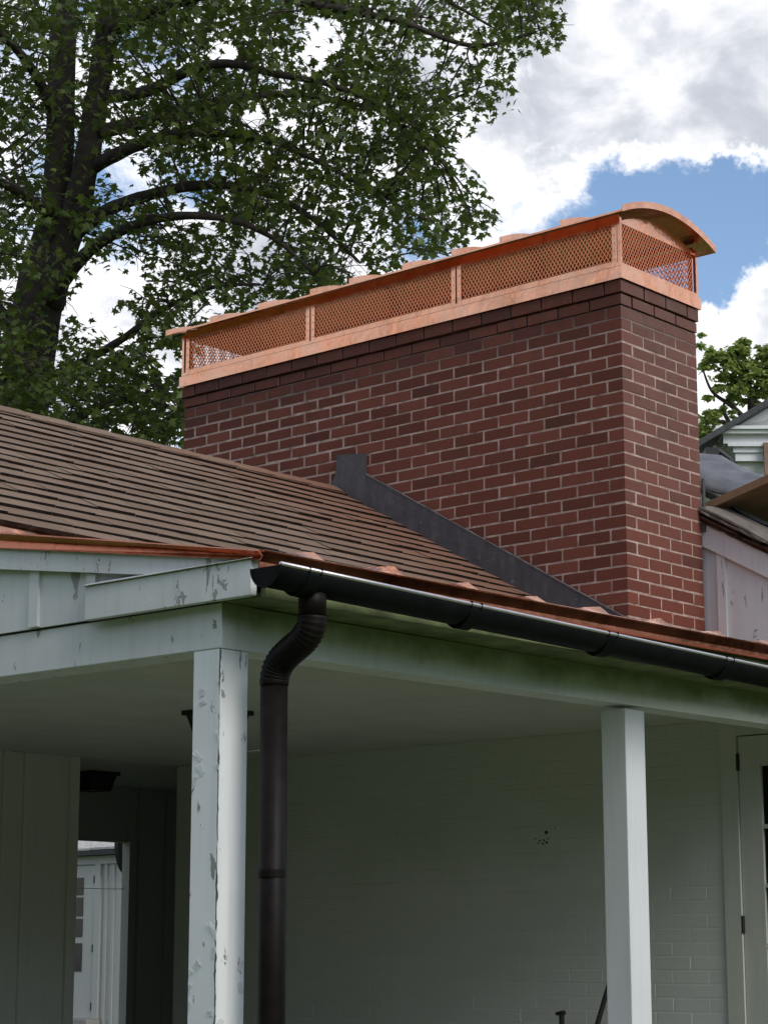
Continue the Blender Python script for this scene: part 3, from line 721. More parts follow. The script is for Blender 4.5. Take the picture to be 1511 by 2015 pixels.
# ------------------------------------------------------------------ glazed door at the right
door = thing('glazed_door', (0, -.95, FLOOR), 'white glazed door with dark hinges at the right end of the porch', 'door')
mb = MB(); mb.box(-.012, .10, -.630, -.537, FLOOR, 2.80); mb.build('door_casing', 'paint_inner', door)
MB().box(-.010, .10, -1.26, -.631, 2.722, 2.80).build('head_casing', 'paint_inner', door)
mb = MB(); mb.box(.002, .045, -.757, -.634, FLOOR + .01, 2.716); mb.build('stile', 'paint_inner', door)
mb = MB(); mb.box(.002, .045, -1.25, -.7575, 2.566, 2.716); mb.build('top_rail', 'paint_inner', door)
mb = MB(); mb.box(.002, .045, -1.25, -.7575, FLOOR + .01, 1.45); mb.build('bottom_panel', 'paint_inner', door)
for z in (2.27, 1.985, 1.70): MB().box(.006, .04, -1.25, -.758, z - .010, z + .010).build('glazing_bar', 'paint_inner', door)
MB().box(.006, .04, -1.01, -.99, 1.451, 2.565).build('glazing_bar', 'paint_inner', door)
for z0, z1 in ((2.281, 2.565), (1.996, 2.259), (1.711, 1.974), (1.451, 1.689)):
    for y0, y1 in ((-.989, -.759), (-1.249, -1.011)):
        MB().box(.020, .026, y0, y1, z0, z1).build('pane', 'glass_dark', door)
for z in (2.59, 1.80): MB().tube([(-.004, -.632, z - .042), (-.004, -.632, z + .042)], .0095, 8).build('hinge', 'black_iron', door)
MB().box(.05, .055, -1.26, -.6, FLOOR, 2.75).build('door_blackout', 'black_iron', door)  # black sheet added behind the door, stands for the unlit room

# ------------------------------------------------------------------ boarded wall at the left end and the passage behind
bw = thing('boarded_wall', (-2.5, 3.45, FLOOR), 'white boarded wall with battens at the dark left end of the porch', 'wall')
xs = [-4.2, -3.9, -3.5, -3.1, -2.75, -2.4, -2.05, -1.70, -1.33, -.80]
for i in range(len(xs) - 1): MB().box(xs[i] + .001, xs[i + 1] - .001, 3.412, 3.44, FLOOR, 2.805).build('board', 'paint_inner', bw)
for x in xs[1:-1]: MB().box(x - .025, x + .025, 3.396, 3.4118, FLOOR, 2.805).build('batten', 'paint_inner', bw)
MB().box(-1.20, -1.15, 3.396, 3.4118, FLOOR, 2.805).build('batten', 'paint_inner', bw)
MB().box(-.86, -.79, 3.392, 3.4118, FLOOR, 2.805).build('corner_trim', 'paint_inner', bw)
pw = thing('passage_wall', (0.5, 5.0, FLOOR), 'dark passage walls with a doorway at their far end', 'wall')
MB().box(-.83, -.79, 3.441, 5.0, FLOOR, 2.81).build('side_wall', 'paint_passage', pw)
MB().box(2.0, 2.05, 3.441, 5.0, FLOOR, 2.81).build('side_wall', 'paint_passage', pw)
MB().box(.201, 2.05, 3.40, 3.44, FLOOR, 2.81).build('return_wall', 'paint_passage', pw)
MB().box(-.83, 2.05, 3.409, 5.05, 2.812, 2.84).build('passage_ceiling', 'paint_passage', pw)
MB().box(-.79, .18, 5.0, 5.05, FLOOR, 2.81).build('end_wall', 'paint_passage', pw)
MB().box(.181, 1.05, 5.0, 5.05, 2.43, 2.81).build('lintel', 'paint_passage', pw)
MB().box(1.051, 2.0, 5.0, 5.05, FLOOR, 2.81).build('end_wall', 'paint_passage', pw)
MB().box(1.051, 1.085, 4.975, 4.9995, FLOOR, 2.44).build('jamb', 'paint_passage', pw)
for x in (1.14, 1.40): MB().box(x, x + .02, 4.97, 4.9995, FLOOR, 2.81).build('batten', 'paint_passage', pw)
mb = MB()
mb.prism([(1.345 + .115 * math.cos(math.pi + math.pi * i / 14), 5.3, 2.47 + .245 * math.sin(math.pi + math.pi * i / 14)) for i in range(15)], (0, .04, 0))
tag(mb.build('gutter_end', 'black_iron'), 'black rounded gutter end seen in the corner of the far doorway', 'gutter')
tag(MB().tube([(.50, 4.93, 2.103), (.75, 4.93, 2.103), (.97, 4.93, 2.106)], .0022, 5).build('cord', 'string'), 'thin pale cord stretched across the far doorway', 'cord')

def ceiling_lamp(loc, label, w_):
    t_ = thing('ceiling_lamp', loc, label, 'lamp', 'black lamps on the porch ceiling')
    x, y, z = loc
    MB().cbox(x - w_ * .62, x + w_ * .62, y - w_ * .62, y + w_ * .62, z - .022, z, .002).build('canopy', 'black_iron', t_)
    b, c = w_ * .50, w_ * .38
    vs = [(x - b, y - b, z - .0225), (x + b, y - b, z - .0225), (x + b, y + b, z - .0225), (x - b, y + b, z - .0225), (x - c, y - c, z - .115), (x + c, y - c, z - .115), (x + c, y + c, z - .115), (x - c, y + c, z - .115)]
    mb = MB(); mb.add(vs, [(0, 1, 5, 4), (1, 2, 6, 5), (2, 3, 7, 6), (3, 0, 4, 7), (4, 5, 6, 7)]); mb.build('lantern_glass', 'lamp_glass', t_)
    mb = MB()
    for i in range(4): mb.bar(vs[i], vs[4 + i], (1, 0.3, 0), .006, .006)
    for i in range(4): mb.bar(vs[4 + i], vs[4 + (i + 1) % 4], (0, 0, 1), .006, .006)
    mb.build('lantern_frame', 'black_iron', t_)
ceiling_lamp((-1.955, 1.05, 2.8055), 'black ceiling lamp mostly hidden behind the peeling corner post', .20)
ceiling_lamp((.02, 4.20, 2.8115), 'black ceiling lamp in the dark passage beside the boarded wall', .20)

# things leaning at the brick wall
tag(MB().tube([(-.30, .255, FLOOR), (-.30, .255, 1.33), (-.30, .256, 1.372)], [.013, .013, .014], 10).tube([(-.30, .238, 1.372), (-.30, .288, 1.366)], [.012, .009], 10).build('tool_handle', 'black_iron'),
    'short black tool handle with hooked top standing before the brick wall', 'tool')
tag(MB().tube([(-.55, .10, FLOOR), (-.33, .024, 1.30), (-.26, -.05, 1.62)], [.014, .013, .011], 10).build('leaning_pole', 'black_iron'), 'thin black pole leaning behind the plain white post', 'pole')

# ------------------------------------------------------------------ far outbuilding seen through the passage
far = thing('outbuilding', (10, 15.3, 0), 'pale boarded outbuilding with glazed door seen through the far doorway', 'building')
FXW = 10.0
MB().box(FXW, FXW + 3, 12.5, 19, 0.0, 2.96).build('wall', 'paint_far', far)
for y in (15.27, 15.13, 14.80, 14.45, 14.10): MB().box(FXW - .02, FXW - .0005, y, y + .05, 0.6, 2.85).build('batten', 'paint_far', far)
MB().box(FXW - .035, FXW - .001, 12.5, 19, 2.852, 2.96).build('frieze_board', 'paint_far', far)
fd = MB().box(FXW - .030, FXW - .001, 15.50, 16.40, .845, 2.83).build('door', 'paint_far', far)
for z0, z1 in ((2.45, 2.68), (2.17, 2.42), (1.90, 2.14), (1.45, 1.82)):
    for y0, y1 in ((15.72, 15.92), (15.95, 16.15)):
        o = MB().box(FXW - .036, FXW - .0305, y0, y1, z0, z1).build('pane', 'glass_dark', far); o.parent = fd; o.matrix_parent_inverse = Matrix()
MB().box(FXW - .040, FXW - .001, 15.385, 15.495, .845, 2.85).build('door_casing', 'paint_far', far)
for z in (2.65, 1.75, 1.0): MB().box(FXW - .045, FXW - .0305, 15.496, 15.515, z - .05, z + .05).build('hinge', 'black_iron', far)
MB().box(FXW - .25, FXW - .001, 15.35, 16.5, .70, .84).build('door_step', 'concrete', far)
MB().box(FXW - .16, FXW - .02, 12.3, 19.2, 2.965, 3.03).build('eave_gutter', 'black_iron', far)
for i in range(8):
    x0 = FXW - .14 + i * .16
    mb = MB(); y = 12.3
    while y < 19.2:
        y1 = y + random.uniform(.22, .36); dz = random.uniform(-.006, .006)
        mb.prism([(x0, y, 3.035 + i * .07 + dz), (x0, y1 - .006, 3.035 + i * .07 + dz), (x0 + .22, y1 - .006, 3.035 + i * .07 + .105), (x0 + .22, y, 3.035 + i * .07 + .105)], (0, 0, .028)); y = y1
    mb.build('shingle_course', 'far_shingle', far)
MB().prism([(FXW - .1, 12.4, 3.0), (FXW + 3, 12.4, 3.0), (FXW + 1.4, 12.4, 3.62)], (0, 6.7, 0)).build('roof_deck', 'slate', far)

# ------------------------------------------------------------------ upper gable wall of the house, right of the chimney
ug = thing('upper_gable_wall', (0.8, -.4, 3.1), 'weathered white board wall rising right of the chimney under a rotten roof edge', 'wall')
UX = 0.772
def rz(y): return 3.999 + y * .556
for (a, b) in ((.05, -.02), (-.022, -.44), (-.442, -.86), (-.862, -1.2)):
    MB().prism([(UX, a, 3.0), (UX, b, 3.0), (UX, b, rz(b) - .06), (UX, a, rz(a) - .06)], (.03, 0, 0)).build('board', 'paint_wall_right', ug)
for y in (-.125, -.54, -.95): MB().prism([(UX - .016, y, 3.0), (UX - .016, y + .052, 3.0), (UX - .016, y + .052, rz(y) - .10), (UX - .016, y, rz(y) - .10)], (.0155, 0, 0)).build('batten', 'paint_wall_right', ug)
MB().prism([(UX - .026, .06, rz(.06) - .132), (UX - .026, -1.3, rz(-1.3) - .132), (UX - .026, -1.3, rz(-1.3)), (UX - .026, .06, rz(.06))], (.0255, 0, 0)).build('rake_board', 'paint_wall_right', ug)
# rotten layered shingles on the rake
for i, (dz, dx, mt) in enumerate(((.004, -.045, 'rot_wood'), (.022, -.062, 'rot_wood'), (.040, -.040, 'rot_wood'), (.056, -.070, 'grey_wood'))):
    mb = MB(); N = 34; y0, y1 = .06, -1.3
    top, bot = [], []
    for k in range(N + 1):
        y = y0 + (y1 - y0) * k / N; jx = random.uniform(-.014, .012); jz = random.uniform(-.005, .005)
        top.append((UX + dx + jx, y, rz(y) + dz + .015 + jz)); bot.append((UX + dx + jx * .5 + .004, y, rz(y) + dz + jz))
    vs = top + bot + [(UX + .9, y0 + (y1 - y0) * k / N, rz(y0 + (y1 - y0) * k / N) + dz + .015 + random.uniform(-.004, .004)) for k in range(N + 1)]
    n = N + 1; fs = []
    for k in range(N): fs += [(k, n + k, n + k + 1, k + 1), (k, k + 1, 2 * n + k + 1, 2 * n + k)]
    mb.add(vs, fs); mb.build('rotten_shingle_layer', mt, ug)
mb = MB()
mb.grid(lambda u, v: (UX - .06 + .5 * v, .03 - .9 * u, rz(.03 - .9 * u) + .075 + .05 * math.sin(2.2 * u * math.pi) * (1 - v) * .25 + .05 * v + .03 * max(0, .25 - u)), 12, 4)
solid(mb.build('curled_board', 'grey_wood', ug), .012)
MB().box(1.15, 1.20, -1.3, 1.5, 3.2, 4.0).build('shade_backing', 'black_iron', ug)  # black sheet added to paint the shade between plywood and roof

pl_ = MB()
e0, e1 = Vector((.93, .14, 4.105)), Vector((.93, -.75, 4.325)); dpl = (e1 - e0).normalized()
pl_.prism([e0, e1, e1 + Vector((1.2, -.05, .05)), e0 + Vector((1.2, 0, .02))], (0, .010, .042))
tag(pl_.build('loose_plywood', 'plywood'), 'loose brown plywood sheet propped over the broken roof edge', 'board')
# grey roofing membrane thrown over the roof behind
tb = [(1.3, .42, 4.43), (1.3, .357, 4.40), (1.3, .213, 4.333), (1.3, .076, 4.298), (1.3, -.11, 4.300), (1.3, -.5, 4.12)]
tt = [(2.4, 1.25, 4.86), (2.4, 1.05, 4.842), (2.4, .889, 4.817), (2.4, .703, 4.694), (2.4, .539, 4.597), (2.4, .2, 4.41)]
def tarp(u, v):
    a = u * 5; i = min(4, int(a)); f = a - i
    p = Vector(tb[i]).lerp(Vector(tb[i + 1]), f); q = Vector(tt[i]).lerp(Vector(tt[i + 1]), f); r_ = p.lerp(q, v)
    r_.z += .05 * math.sin(math.pi * v) * (0.4 + .6 * math.sin(3 * u + 1)) + .012 * math.sin(9 * v + 5 * u) + .004 * math.sin(23 * v - 11 * u + 2 * math.sin(7 * u)) - .06 * max(0, .12 - v) / .12
    return r_
tag(solid(MB().grid(tarp, 30, 16).build('roof_tarp', 'tarp', smooth=True), .012), 'crumpled grey roofing membrane draped over the roof right of the chimney', 'tarp')
tag(solid(MB().grid(lambda u, v: (1.05 + .1 * v, .25 - .6 * u, 4.31 - .38 * u - .05 * v + .01 * math.sin(8 * u)), 8, 2).build('underlay_strip', 'slate'), .01), 'dark slate coloured underlay strip below the grey membrane', 'roofing')

# ------------------------------------------------------------------ house with pediment far right, turned to face the camera
RH = Vector((.6578, -.7532, 0)); DH = Vector((.7532, .6578, 0)); base = Vector((CAM.x, CAM.y, 0)) + DH * 25
ped = thing('pediment_house', tuple(base + RH * 6), 'white house with classical pediment and dark roof behind the chimney', 'house')
def L3(a, z, d_=0.0): return tuple(base + RH * a + DH * d_ + Vector((0, 0, z)))
def slab(a0, a1, z0, z1, d0, d1, nm, mt): return MB().prism([L3(a0, z0, d0), L3(a1, z0, d0), L3(a1, z1, d0), L3(a0, z1, d0)], tuple(DH * (d1 - d0))).build(nm, mt, ped)
AP = 7.0; sl2 = .60
def rt(a): return 7.69 + (a - 3.80) * sl2
MB().prism([L3(4.05, 7.90, 0), L3(AP, 7.90, 0), L3(AP, rt(AP) - .06, 0), L3(4.05, rt(4.05) - .0, 0)], tuple(DH * .3)).build('tympanum', 'paint_clean', ped)
MB().prism([L3(4.30, 7.93, -.02), L3(AP, 7.93, -.02), L3(AP, rt(AP) - .35, -.02), L3(4.62, 8.0, -.02)], tuple(DH * .018)).build('tympanum_panel', 'paint_far', ped)
MB().prism([L3(3.80, 7.64, -.25), L3(AP, rt(AP) - .05, -.25), L3(AP, rt(AP) + .03, -.25), L3(3.80, 7.72, -.25)], tuple(DH * 5)).build('roof', 'slate', ped)
MB().prism([L3(AP, rt(AP) - .05, -.25), L3(10.2, 7.64, -.25), L3(10.2, 7.72, -.25), L3(AP, rt(AP) + .03, -.25)], tuple(DH * 5)).build('roof', 'slate', ped)
MB().prism([L3(AP, 7.90, .001), L3(9.95, 7.90, .001), L3(9.95, 7.95, .001), L3(AP, rt(AP) - .06, .001)], tuple(DH * .3)).build('tympanum', 'paint_clean', ped)
slab(4.00, 10, 7.855, 7.895, -.20, .3, 'cornice', 'paint_clean'); slab(4.03, 10, 7.81, 7.854, -.16, .3, 'cornice', 'paint_clean'); slab(4.10, 10, 7.70, 7.809, -.08, .3, 'cornice', 'paint_clean')
slab(4.15, 10, 7.665, 7.699, -.10, .3, 'cornice', 'paint_clean'); slab(4.22, 10, 7.60, 7.664, -.05, .3, 'frieze', 'paint_clean'); slab(4.25, 10, 7.50, 7.599, -.02, .3, 'frieze', 'paint_clean')
slab(4.28, 10, 0, 7.499, .05, .35, 'wall', 'paint_inner')
slab(4.575, 4.75, 5.5, 7.70, -.14, -.101, 'column', 'tan_wood')
slab(3.86, 4.02, 7.48, 7.62, -.22, .1, 'gutter_box', 'black_iron')
MB().tube([L3(3.96, 7.64, -.1), L3(4.06, 7.58, -.1), L3(4.16, 7.50, -.1), L3(4.22, 7.36, -.1), L3(4.22, 7.1, -.1)], .06, 10).build('downpipe', 'black_iron', ped)
MB().prism([L3(3.95, 7.57, .31), L3(9.9, 7.57, .31), L3(9.9, 0, .31), L3(4.3, 0, .31), L3(4.3, 7.3, .31)], tuple(DH * 4)).build('house_body', 'paint_inner', ped)

# ------------------------------------------------------------------ trees
def P3(x, y, depth):
    return CAM + (VD + VR * ((x - 755.5) / 4180) - VU * ((y - 1007.5) / 4180)) * depth
LEAF = np.array([(0, 0), (.30, -.06), (.21, .16), (.36, .20), (.58, .40), (.33, .40), (.20, .47), (.26, .68), (.12, .66), (0, 1.02),
                 (-.12, .66), (-.26, .68), (-.20, .47), (-.33, .40), (-.58, .40), (-.36, .20), (-.21, .16), (-.30, -.06)])
def leaf_verts():
    v = np.zeros((len(LEAF) + 1, 3)); v[0] = (0, .32, 0); v[1:, :2] = LEAF
    v[:, 2] = -.22 * np.abs(v[:, 0]) - .12 * v[:, 1] ** 2; return v
LV = leaf_verts(); NL = len(LV); LF = np.array([(0, 1 + i, 1 + (i + 1) % (NL - 1)) for i in range(NL - 1)])
LV2 = np.array([(0, 0, 0), (.3, .35, -.06), (.22, .7, -.08), (0, 1, -.1), (-.22, .7, -.08), (-.3, .35, -.06)]); LF2 = np.array([(0, 1, 2), (0, 2, 3), (0, 3, 4), (0, 4, 5)])
def leaf_frames(n, tilt, droop):
    az = RNG.uniform(0, 2 * np.pi, n); td = np.stack([np.cos(az), np.sin(az), -np.abs(RNG.normal(droop, .35, n))], -1); td /= np.linalg.norm(td, axis=1)[:, None]
    nn = np.stack([RNG.normal(0, tilt, n), RNG.normal(0, tilt, n), np.ones(n)], -1); nn -= (nn * td).sum(1)[:, None] * td; nn /= np.linalg.norm(nn, axis=1)[:, None]
    return np.cross(td, nn), td, nn
def leaf_object(name, pos, size, mat, parent, tilt=.7, droop=.45, lv=LV, lf=LF):
    n = len(pos); a, b, c = leaf_frames(n, tilt, droop); k = len(lv)
    V = pos[:, None, :] + size[:, None, None] * (lv[None, :, 0, None] * a[:, None] + lv[None, :, 1, None] * b[:, None] + lv[None, :, 2, None] * c[:, None])
    F = (lf[None] + (np.arange(n) * k)[:, None, None]).reshape(-1, 3)
    me = bpy.data.meshes.new(name); me.vertices.add(n * k); me.vertices.foreach_set('co', V.reshape(-1).astype(np.float32))
    nf = len(F); me.loops.add(nf * 3); me.loops.foreach_set('vertex_index', F.reshape(-1).astype(np.int32))
    me.polygons.add(nf); me.polygons.foreach_set('loop_start', (np.arange(nf) * 3).astype(np.int32)); me.polygons.foreach_set('loop_total', np.full(nf, 3, np.int32))
    me.update(calc_edges=True); me.validate(); me.materials.append(MAT[mat])
    o = bpy.data.objects.new(name, me); COL.objects.link(o); o.parent = parent; o.matrix_parent_inverse = Matrix.Translation(-parent.location); return o
def inpoly(x, y, poly):
    c = False; j = len(poly) - 1
    for i in range(len(poly)):
        if (poly[i][1] > y) != (poly[j][1] > y) and x < (poly[j][0] - poly[i][0]) * (y - poly[i][1]) / (poly[j][1] - poly[i][1]) + poly[i][0]: c = not c
        j = i
    return c
def smooth_path(P, n):
    P = [Vector(p) for p in P]; out = []
    for i in range(len(P) - 1):
        p0, p1, p2, p3 = P[max(i - 1, 0)], P[i], P[i + 1], P[min(i + 2, len(P) - 1)]
        for k in range(n):
            t_ = k / n; out.append(.5 * ((2 * p1) + (p2 - p0) * t_ + (2 * p0 - 5 * p1 + 4 * p2 - p3) * t_ ** 2 + (3 * p1 - p0 - 3 * p2 + p3) * t_ ** 3))
    out.append(P[-1]); return out

D0 = 18.0
base_t = P3(10, 1060, D0); trunk_xy = (base_t.x + .12, base_t.y + .1)
maple = thing('maple_tree', (trunk_xy[0], trunk_xy[1], 0), 'large dark green maple tree with forked trunk behind the roof at left', 'tree')
LIMBS = []
def limb(pix, r0, r1, nm='branch', n=6, sides=10):
    pts = smooth_path([P3(*p) for p in pix], n); m = len(pts) - 1
    rad = [r0 + (r1 - r0) * (i / m) ** .8 for i in range(m + 1)]
    rad = [r_ * (1 + .05 * math.sin(i * 1.9)) for i, r_ in enumerate(rad)]
    rad[-1] = .002; LIMBS.append((pts, rad)); return MB().tube(pts, rad, sides).build(nm, 'bark', maple, smooth=True)
tp = smooth_path([(trunk_xy[0], trunk_xy[1], 0), (trunk_xy[0], trunk_xy[1], 2.5), P3(20, 1020, D0), P3(48, 780, D0), P3(82, 560, D0), P3(108, 440, D0), P3(118, 300, D0), P3(122, 150, D0), P3(128, 0, D0), P3(140, -250, D0), P3(170, -700, D0)], 6)
m = len(tp) - 1; rad = []
for i, p in enumerate(tp):
    z = p.z; rad.append(np.interp(z, [0, 2.5, 6, 7.2, 8.0, 9.5, 14], [.40, .27, .225, .205, .125, .11, .05]))
LIMBS.append((tp[26:], rad[26:])); MB().tube(tp, rad, 20).build('trunk', 'bark', maple, smooth=True)
limb([(95, 600, D0 - .05), (130, 480, D0 - .12), (165, 350, D0 - .2), (190, 200, D0 - .3), (212, 50, D0 - .4), (235, -100, D0 - .5), (280, -500, D0 - .8)], .145, .07)
limb([(75, 620, D0), (120, 560, D0 - .3), (180, 490, D0 - .6), (260, 445, D0 - 1.0), (350, 425, D0 - 1.3), (450, 432, D0 - 1.5), (540, 470, D0 - 1.6), (620, 540, D0 - 1.7)], .075, .012)
limb([(130, 480, D0 - .1), (200, 420, D0 - .4), (290, 385, D0 - .6), (390, 365, D0 - .8), (480, 370, D0 - 1.0), (570, 400, D0 - 1.1), (650, 460, D0 - 1.2), (710, 520, D0 - 1.2)], .07, .012)
limb([(180, 330, D0 - .2), (260, 290, D0 - .6), (340, 265, D0 - .9), (430, 262, D0 - 1.1), (540, 280, D0 - 1.3), (650, 330, D0 - 1.4), (750, 390, D0 - 1.4)], .065, .012)
limb([(195, 260, D0 - .3), (280, 240, D0 - .2), (370, 215, D0), (460, 195, D0 + .2), (570, 185, D0 + .4), (700, 205, D0 + .4), (800, 235, D0 + .4)], .07, .014)
limb([(205, 190, D0 - .3), (290, 180, D0 - .5), (370, 140, D0 - .8), (450, 125, D0 - 1.0), (540, 145, D0 - 1.1), (660, 170, D0 - 1.1), (780, 225, D0 - 1.0), (850, 280, D0 - .9)], .06, .012)
limb([(215, 60, D0 - .4), (330, 10, D0 - .8), (470, -20, D0 - 1.2), (620, 10, D0 - 1.5), (780, 40, D0 - 1.7), (930, 90, D0 - 1.8), (1060, 60, D0 - 1.9)], .065, .010)
limb([(220, -40, D0 - .4), (400, -120, D0 - .2), (600, -110, D0 + .2), (800, -40, D0 + .4), (980, 60, D0 + .5)], .06, .010)
limb([(60, 760, D0), (150, 720, D0 - .4), (240, 668, D0 - .8), (320, 610, D0 - 1.0), (420, 565, D0 - 1.2), (520, 560, D0 - 1.3)], .05, .010)
limb([(30, 900, D0), (120, 840, D0 - .3), (230, 790, D0 - .6), (330, 800, D0 - .9), (420, 860, D0 - 1.0)], .05, .010)
limb([(110, 430, D0), (40, 380, D0 - .8), (-60, 330, D0 - 1.6), (-220, 300, D0 - 2.3)], .06, .012)
limb([(118, 250, D0), (60, 130, D0 - .6), (-30, 40, D0 - 1.2), (-180, -80, D0 - 2)], .06, .012)
limb([(60, 680, D0), (0, 610, D0 - .8), (-90, 560, D0 - 1.5), (-240, 560, D0 - 2.2)], .055, .010)
limb([(45, 800, D0), (-40, 780, D0 + .6), (-160, 800, D0 + 1.3)], .045, .010)
limb([(128, 20, D0), (60, -300, D0 + 1.0), (-60, -600, D0 + 2)], .07, .012)
limb([(235, -100, D0 - .5), (420, -380, D0 - 1.5), (640, -560, D0 - 2.2), (860, -560, D0 - 2.6)], .06, .010)
LP = np.array([tuple(p) for pts, _ in LIMBS for p in pts])

CROWN = [(-60, -60), (1085, -60), (1105, 50), (1095, 95), (1010, 105), (1000, 150), (1018, 200), (985, 245), (935, 250), (905, 262), (885, 300), (935, 330), (975, 400), (985, 430), (930, 465), (880, 490), (800, 512), (730, 545), (640, 570), (560, 585), (500, 600), (420, 640), (375, 690), (368, 900), (-60, 900)]
GAPS = [(250, 340, 26), (260, 365, 24), (245, 545, 38), (205, 560, 40), (165, 605, 30), (230, 640, 46), (640, 70, 42), (620, 110, 28), (150, 140, 18), (370, 420, 26), (415, 440, 20), (500, 470, 24), (330, 700, 22), (250, 840, 14), (440, 100, 30), (500, 230, 24), (350, 150, 20), (700, 520, 24), (560, 250, 22), (760, 330, 20), (150, 470, 14), (20, 560, 20), (840, 130, 24), (110, 700, 16), (720, 250, 16)]
def gap(x, y): return any((x - a) ** 2 + (y - b) ** 2 < r_ * r_ for a, b, r_ in GAPS)
clusters = []
rnd = random.Random(5)
def fbm(x, y): return math.sin(x * .021 + 1.3 * math.sin(y * .017)) * math.cos(y * .024 + 1.1 * math.sin(x * .013 + 2)) 
tries = 0
while len(clusters) < 760 and tries < 20000:
    tries += 1
    x, y = rnd.uniform(-60, 1110), rnd.uniform(-60, 900)
    if not inpoly(x, y, CROWN) or gap(x, y): continue
    dens = .62 + .38 * fbm(x, y)
    if x > 800: dens *= .80
    if y > 600 and x < 360: dens *= 1.25
    if 60 < x < 230 and 80 < y < 640: dens *= .35
    if rnd.random() > dens: continue
    clusters.append((x, y, D0 + rnd.uniform(-2.2, 1.9)))
nin = len(clusters)
for _ in range(240):
    if rnd.random() < .5: clusters.append((rnd.uniform(-900, -70), rnd.uniform(-700, 900), D0 + rnd.uniform(-3, 4)))
    else: clusters.append((rnd.uniform(-200, 1000), rnd.uniform(-900, -70), D0 + rnd.uniform(-3, 4)))
twig = MB(); pos = []
for ci, (x, y, dpt) in enumerate(clusters):
    c = np.array(P3(x, y, dpt)); dd = np.linalg.norm(LP - c, axis=1) + .25 * np.maximum(0, LP[:, 2] - c[2]); j = int(np.argmin(dd))
    a = Vector(LP[j]); cv = Vector(c); mid = (a + cv) / 2 + Vector((rnd.uniform(-.1, .1), rnd.uniform(-.1, .1), .10 + .1 * rnd.random()))
    ln = (cv - a).length
    if ln > .6: a = cv + (a - cv) * (.6 / ln); mid = (a + cv) / 2 + Vector((rnd.uniform(-.06, .06), rnd.uniform(-.06, .06), .06)); ln = .6
    tw = [a * (1 - s_) ** 2 + mid * 2 * s_ * (1 - s_) + cv * s_ * s_ for s_ in (0, .25, .5, .75, 1)]
    def ing(p):
        rl = p - CAM; z_ = rl.dot(VD); return gap(755.5 + 4180 * rl.dot(VR) / z_, 1007.5 - 4180 * rl.dot(VU) / z_)
    if not any(ing(p) for p in tw): twig.tube(tw, [min(.016, .005 + .006 * ln), .010, .007, .005, .003], 5, False)
    k = rnd.randint(24, 43) if ci < nin else rnd.randint(22, 34)
    dirv = np.array((cv - a).normalized()) if ln > .05 else np.array((1, 0, 0))
    sp = RNG.normal(0, 1, (k, 3)) * (.17, .17, .095) + dirv * RNG.uniform(-.30, .28, (k, 1)); sp[:, 2] -= .04
    q = c + sp
    if ci < nin:
        rel = q - np.array(CAM); dz_ = rel @ np.array(VD); px = 755.5 + 4180 * (rel @ np.array(VR)) / dz_; py = 1007.5 - 4180 * (rel @ np.array(VU)) / dz_
        keep = np.array([(not gap(px[i], py[i]) or rnd.random() < .10) and (px[i] < 0 or py[i] < 0 or inpoly(px[i] - 8, py[i] - 6, CROWN)) for i in range(k)]); q = q[keep]
    pos.append(q)
    for _ in range(3):
        e = Vector(c + RNG.normal(0, 1, 3) * (.12, .12, .08)); twig.tube([tw[3], (tw[3] + e) / 2 + Vector((0, 0, .02)), e], [.004, .003, .002], 4, False)
twig.build('twigs', 'bark', maple, kind='stuff')
pos = np.concatenate(pos); size = .038 + .066 * RNG.beta(2, 2.2, len(pos))
# the leaves at the right-hand fringe are separate pieces, the rest one mass
rel = pos - np.array(CAM); dz_ = rel @ np.array(VD); px = 755.5 + 4180 * (rel @ np.array(VR)) / dz_; py = 1007.5 - 4180 * (rel @ np.array(VU)) / dz_
order = np.argsort(-(px - 0.10 * py + 1e5 * ((py < -5) | (px > 1300)) * -1)); sep = order[:300]; restm = np.ones(len(pos), bool); restm[sep] = False
o = leaf_object('crown', pos[restm], size[restm], 'maple_leaf', maple); o['kind'] = 'stuff'
lm = bpy.data.meshes.new('leaf'); lm.from_pydata([tuple(v) for v in LV], [], [tuple(int(i) for i in f) for f in LF]); lm.materials.append(MAT['maple_leaf'])
A_, B_, C_ = leaf_frames(len(sep), .7, .45)
for i, s_ in enumerate(sep):
    o = bpy.data.objects.new('leaf', lm); COL.objects.link(o); o.parent = maple; o.matrix_parent_inverse = Matrix.Translation(-maple.location)
    z_ = float(size[s_]); M3 = Matrix(((A_[i][0], B_[i][0], C_[i][0]), (A_[i][1], B_[i][1], C_[i][1]), (A_[i][2], B_[i][2], C_[i][2])))
    o.matrix_basis = Matrix.Translation(Vector(pos[s_])) @ (M3 * z_).to_4x4()

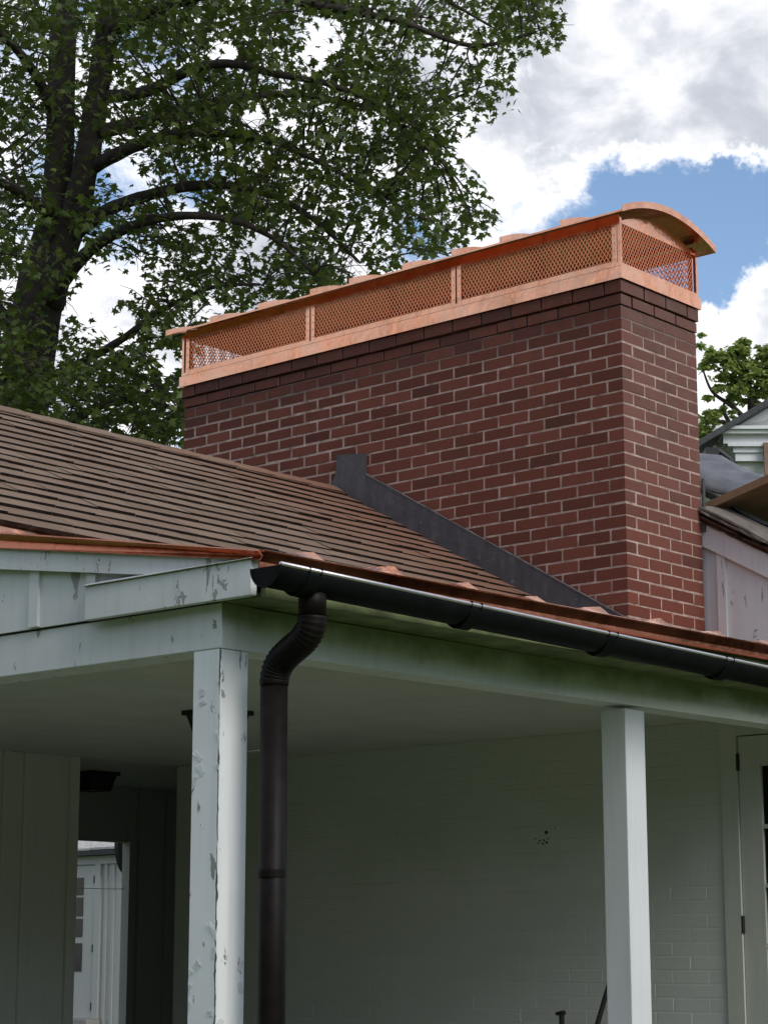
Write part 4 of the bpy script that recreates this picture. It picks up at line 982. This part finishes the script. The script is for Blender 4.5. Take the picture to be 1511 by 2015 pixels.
# sunlit tree behind the pediment house
D1 = 34.0; tb_ = P3(1490, 1000, D1)
t2 = thing('garden_tree', (tb_.x, tb_.y, 0), 'bright green leafy tree behind the pediment house at right', 'tree')
trunk2 = smooth_path([(tb_.x, tb_.y, 0), (tb_.x, tb_.y, 4), P3(1482, 860, D1), P3(1478, 800, D1), P3(1470, 740, D1), P3(1462, 690, D1)], 5)
MB().tube(trunk2, [.13 - .11 * i / (len(trunk2) - 1) for i in range(len(trunk2))], 10).build('trunk', 'bark', t2, smooth=True)
for pix in ([(1480, 840), (1440, 800), (1400, 770), (1380, 720)], [(1480, 870), (1420, 830), (1400, 860), (1390, 850)], [(1475, 780), (1500, 740), (1530, 700)], [(1482, 900), (1425, 815), (1432, 780)]):
    pp = smooth_path([P3(a, b, D1) for a, b in pix], 5); MB().tube(pp, [.055 - .045 * i / (len(pp) - 1) for i in range(len(pp))], 7).build('branch', 'bark', t2, smooth=True)
pos = []
BL = [(1385, 672, 16, 30), (1382, 725, 16, 70), (1410, 705, 22, 200), (1440, 715, 28, 330), (1462, 690, 16, 150), (1463, 672, 9, 60), (1480, 740, 28, 330), (1505, 700, 22, 220), (1500, 760, 26, 280), (1420, 745, 20, 170), (1450, 765, 24, 260), (1440, 775, 14, 60), (1395, 825, 20, 190), (1385, 850, 20, 190), (1412, 845, 16, 80), (1400, 785, 10, 25), (1440, 810, 12, 22), (1420, 800, 9, 18), (1545, 740, 40, 400), (1390, 875, 16, 90), (1490, 780, 14, 60), (1560, 660, 40, 300)]
for (x, y, r_, n_) in BL:
    c = np.array(P3(x, y, D1)); s_ = r_ / 4180 * D1 * .62
    n_ = int(n_ * 2.2); nb = max(3, n_ // 22); cen = RNG.normal(0, 1, (nb, 3)) * (s_, s_, s_ * .8)
    pos.append(c + cen[RNG.integers(0, nb, n_)] + RNG.normal(0, 1, (n_, 3)) * s_ * .22)
pos = np.concatenate(pos)
o = leaf_object('crown', pos, RNG.uniform(.055, .115, len(pos)), 'light_leaf', t2, .9, .2, LV2, LF2); o['kind'] = 'stuff'
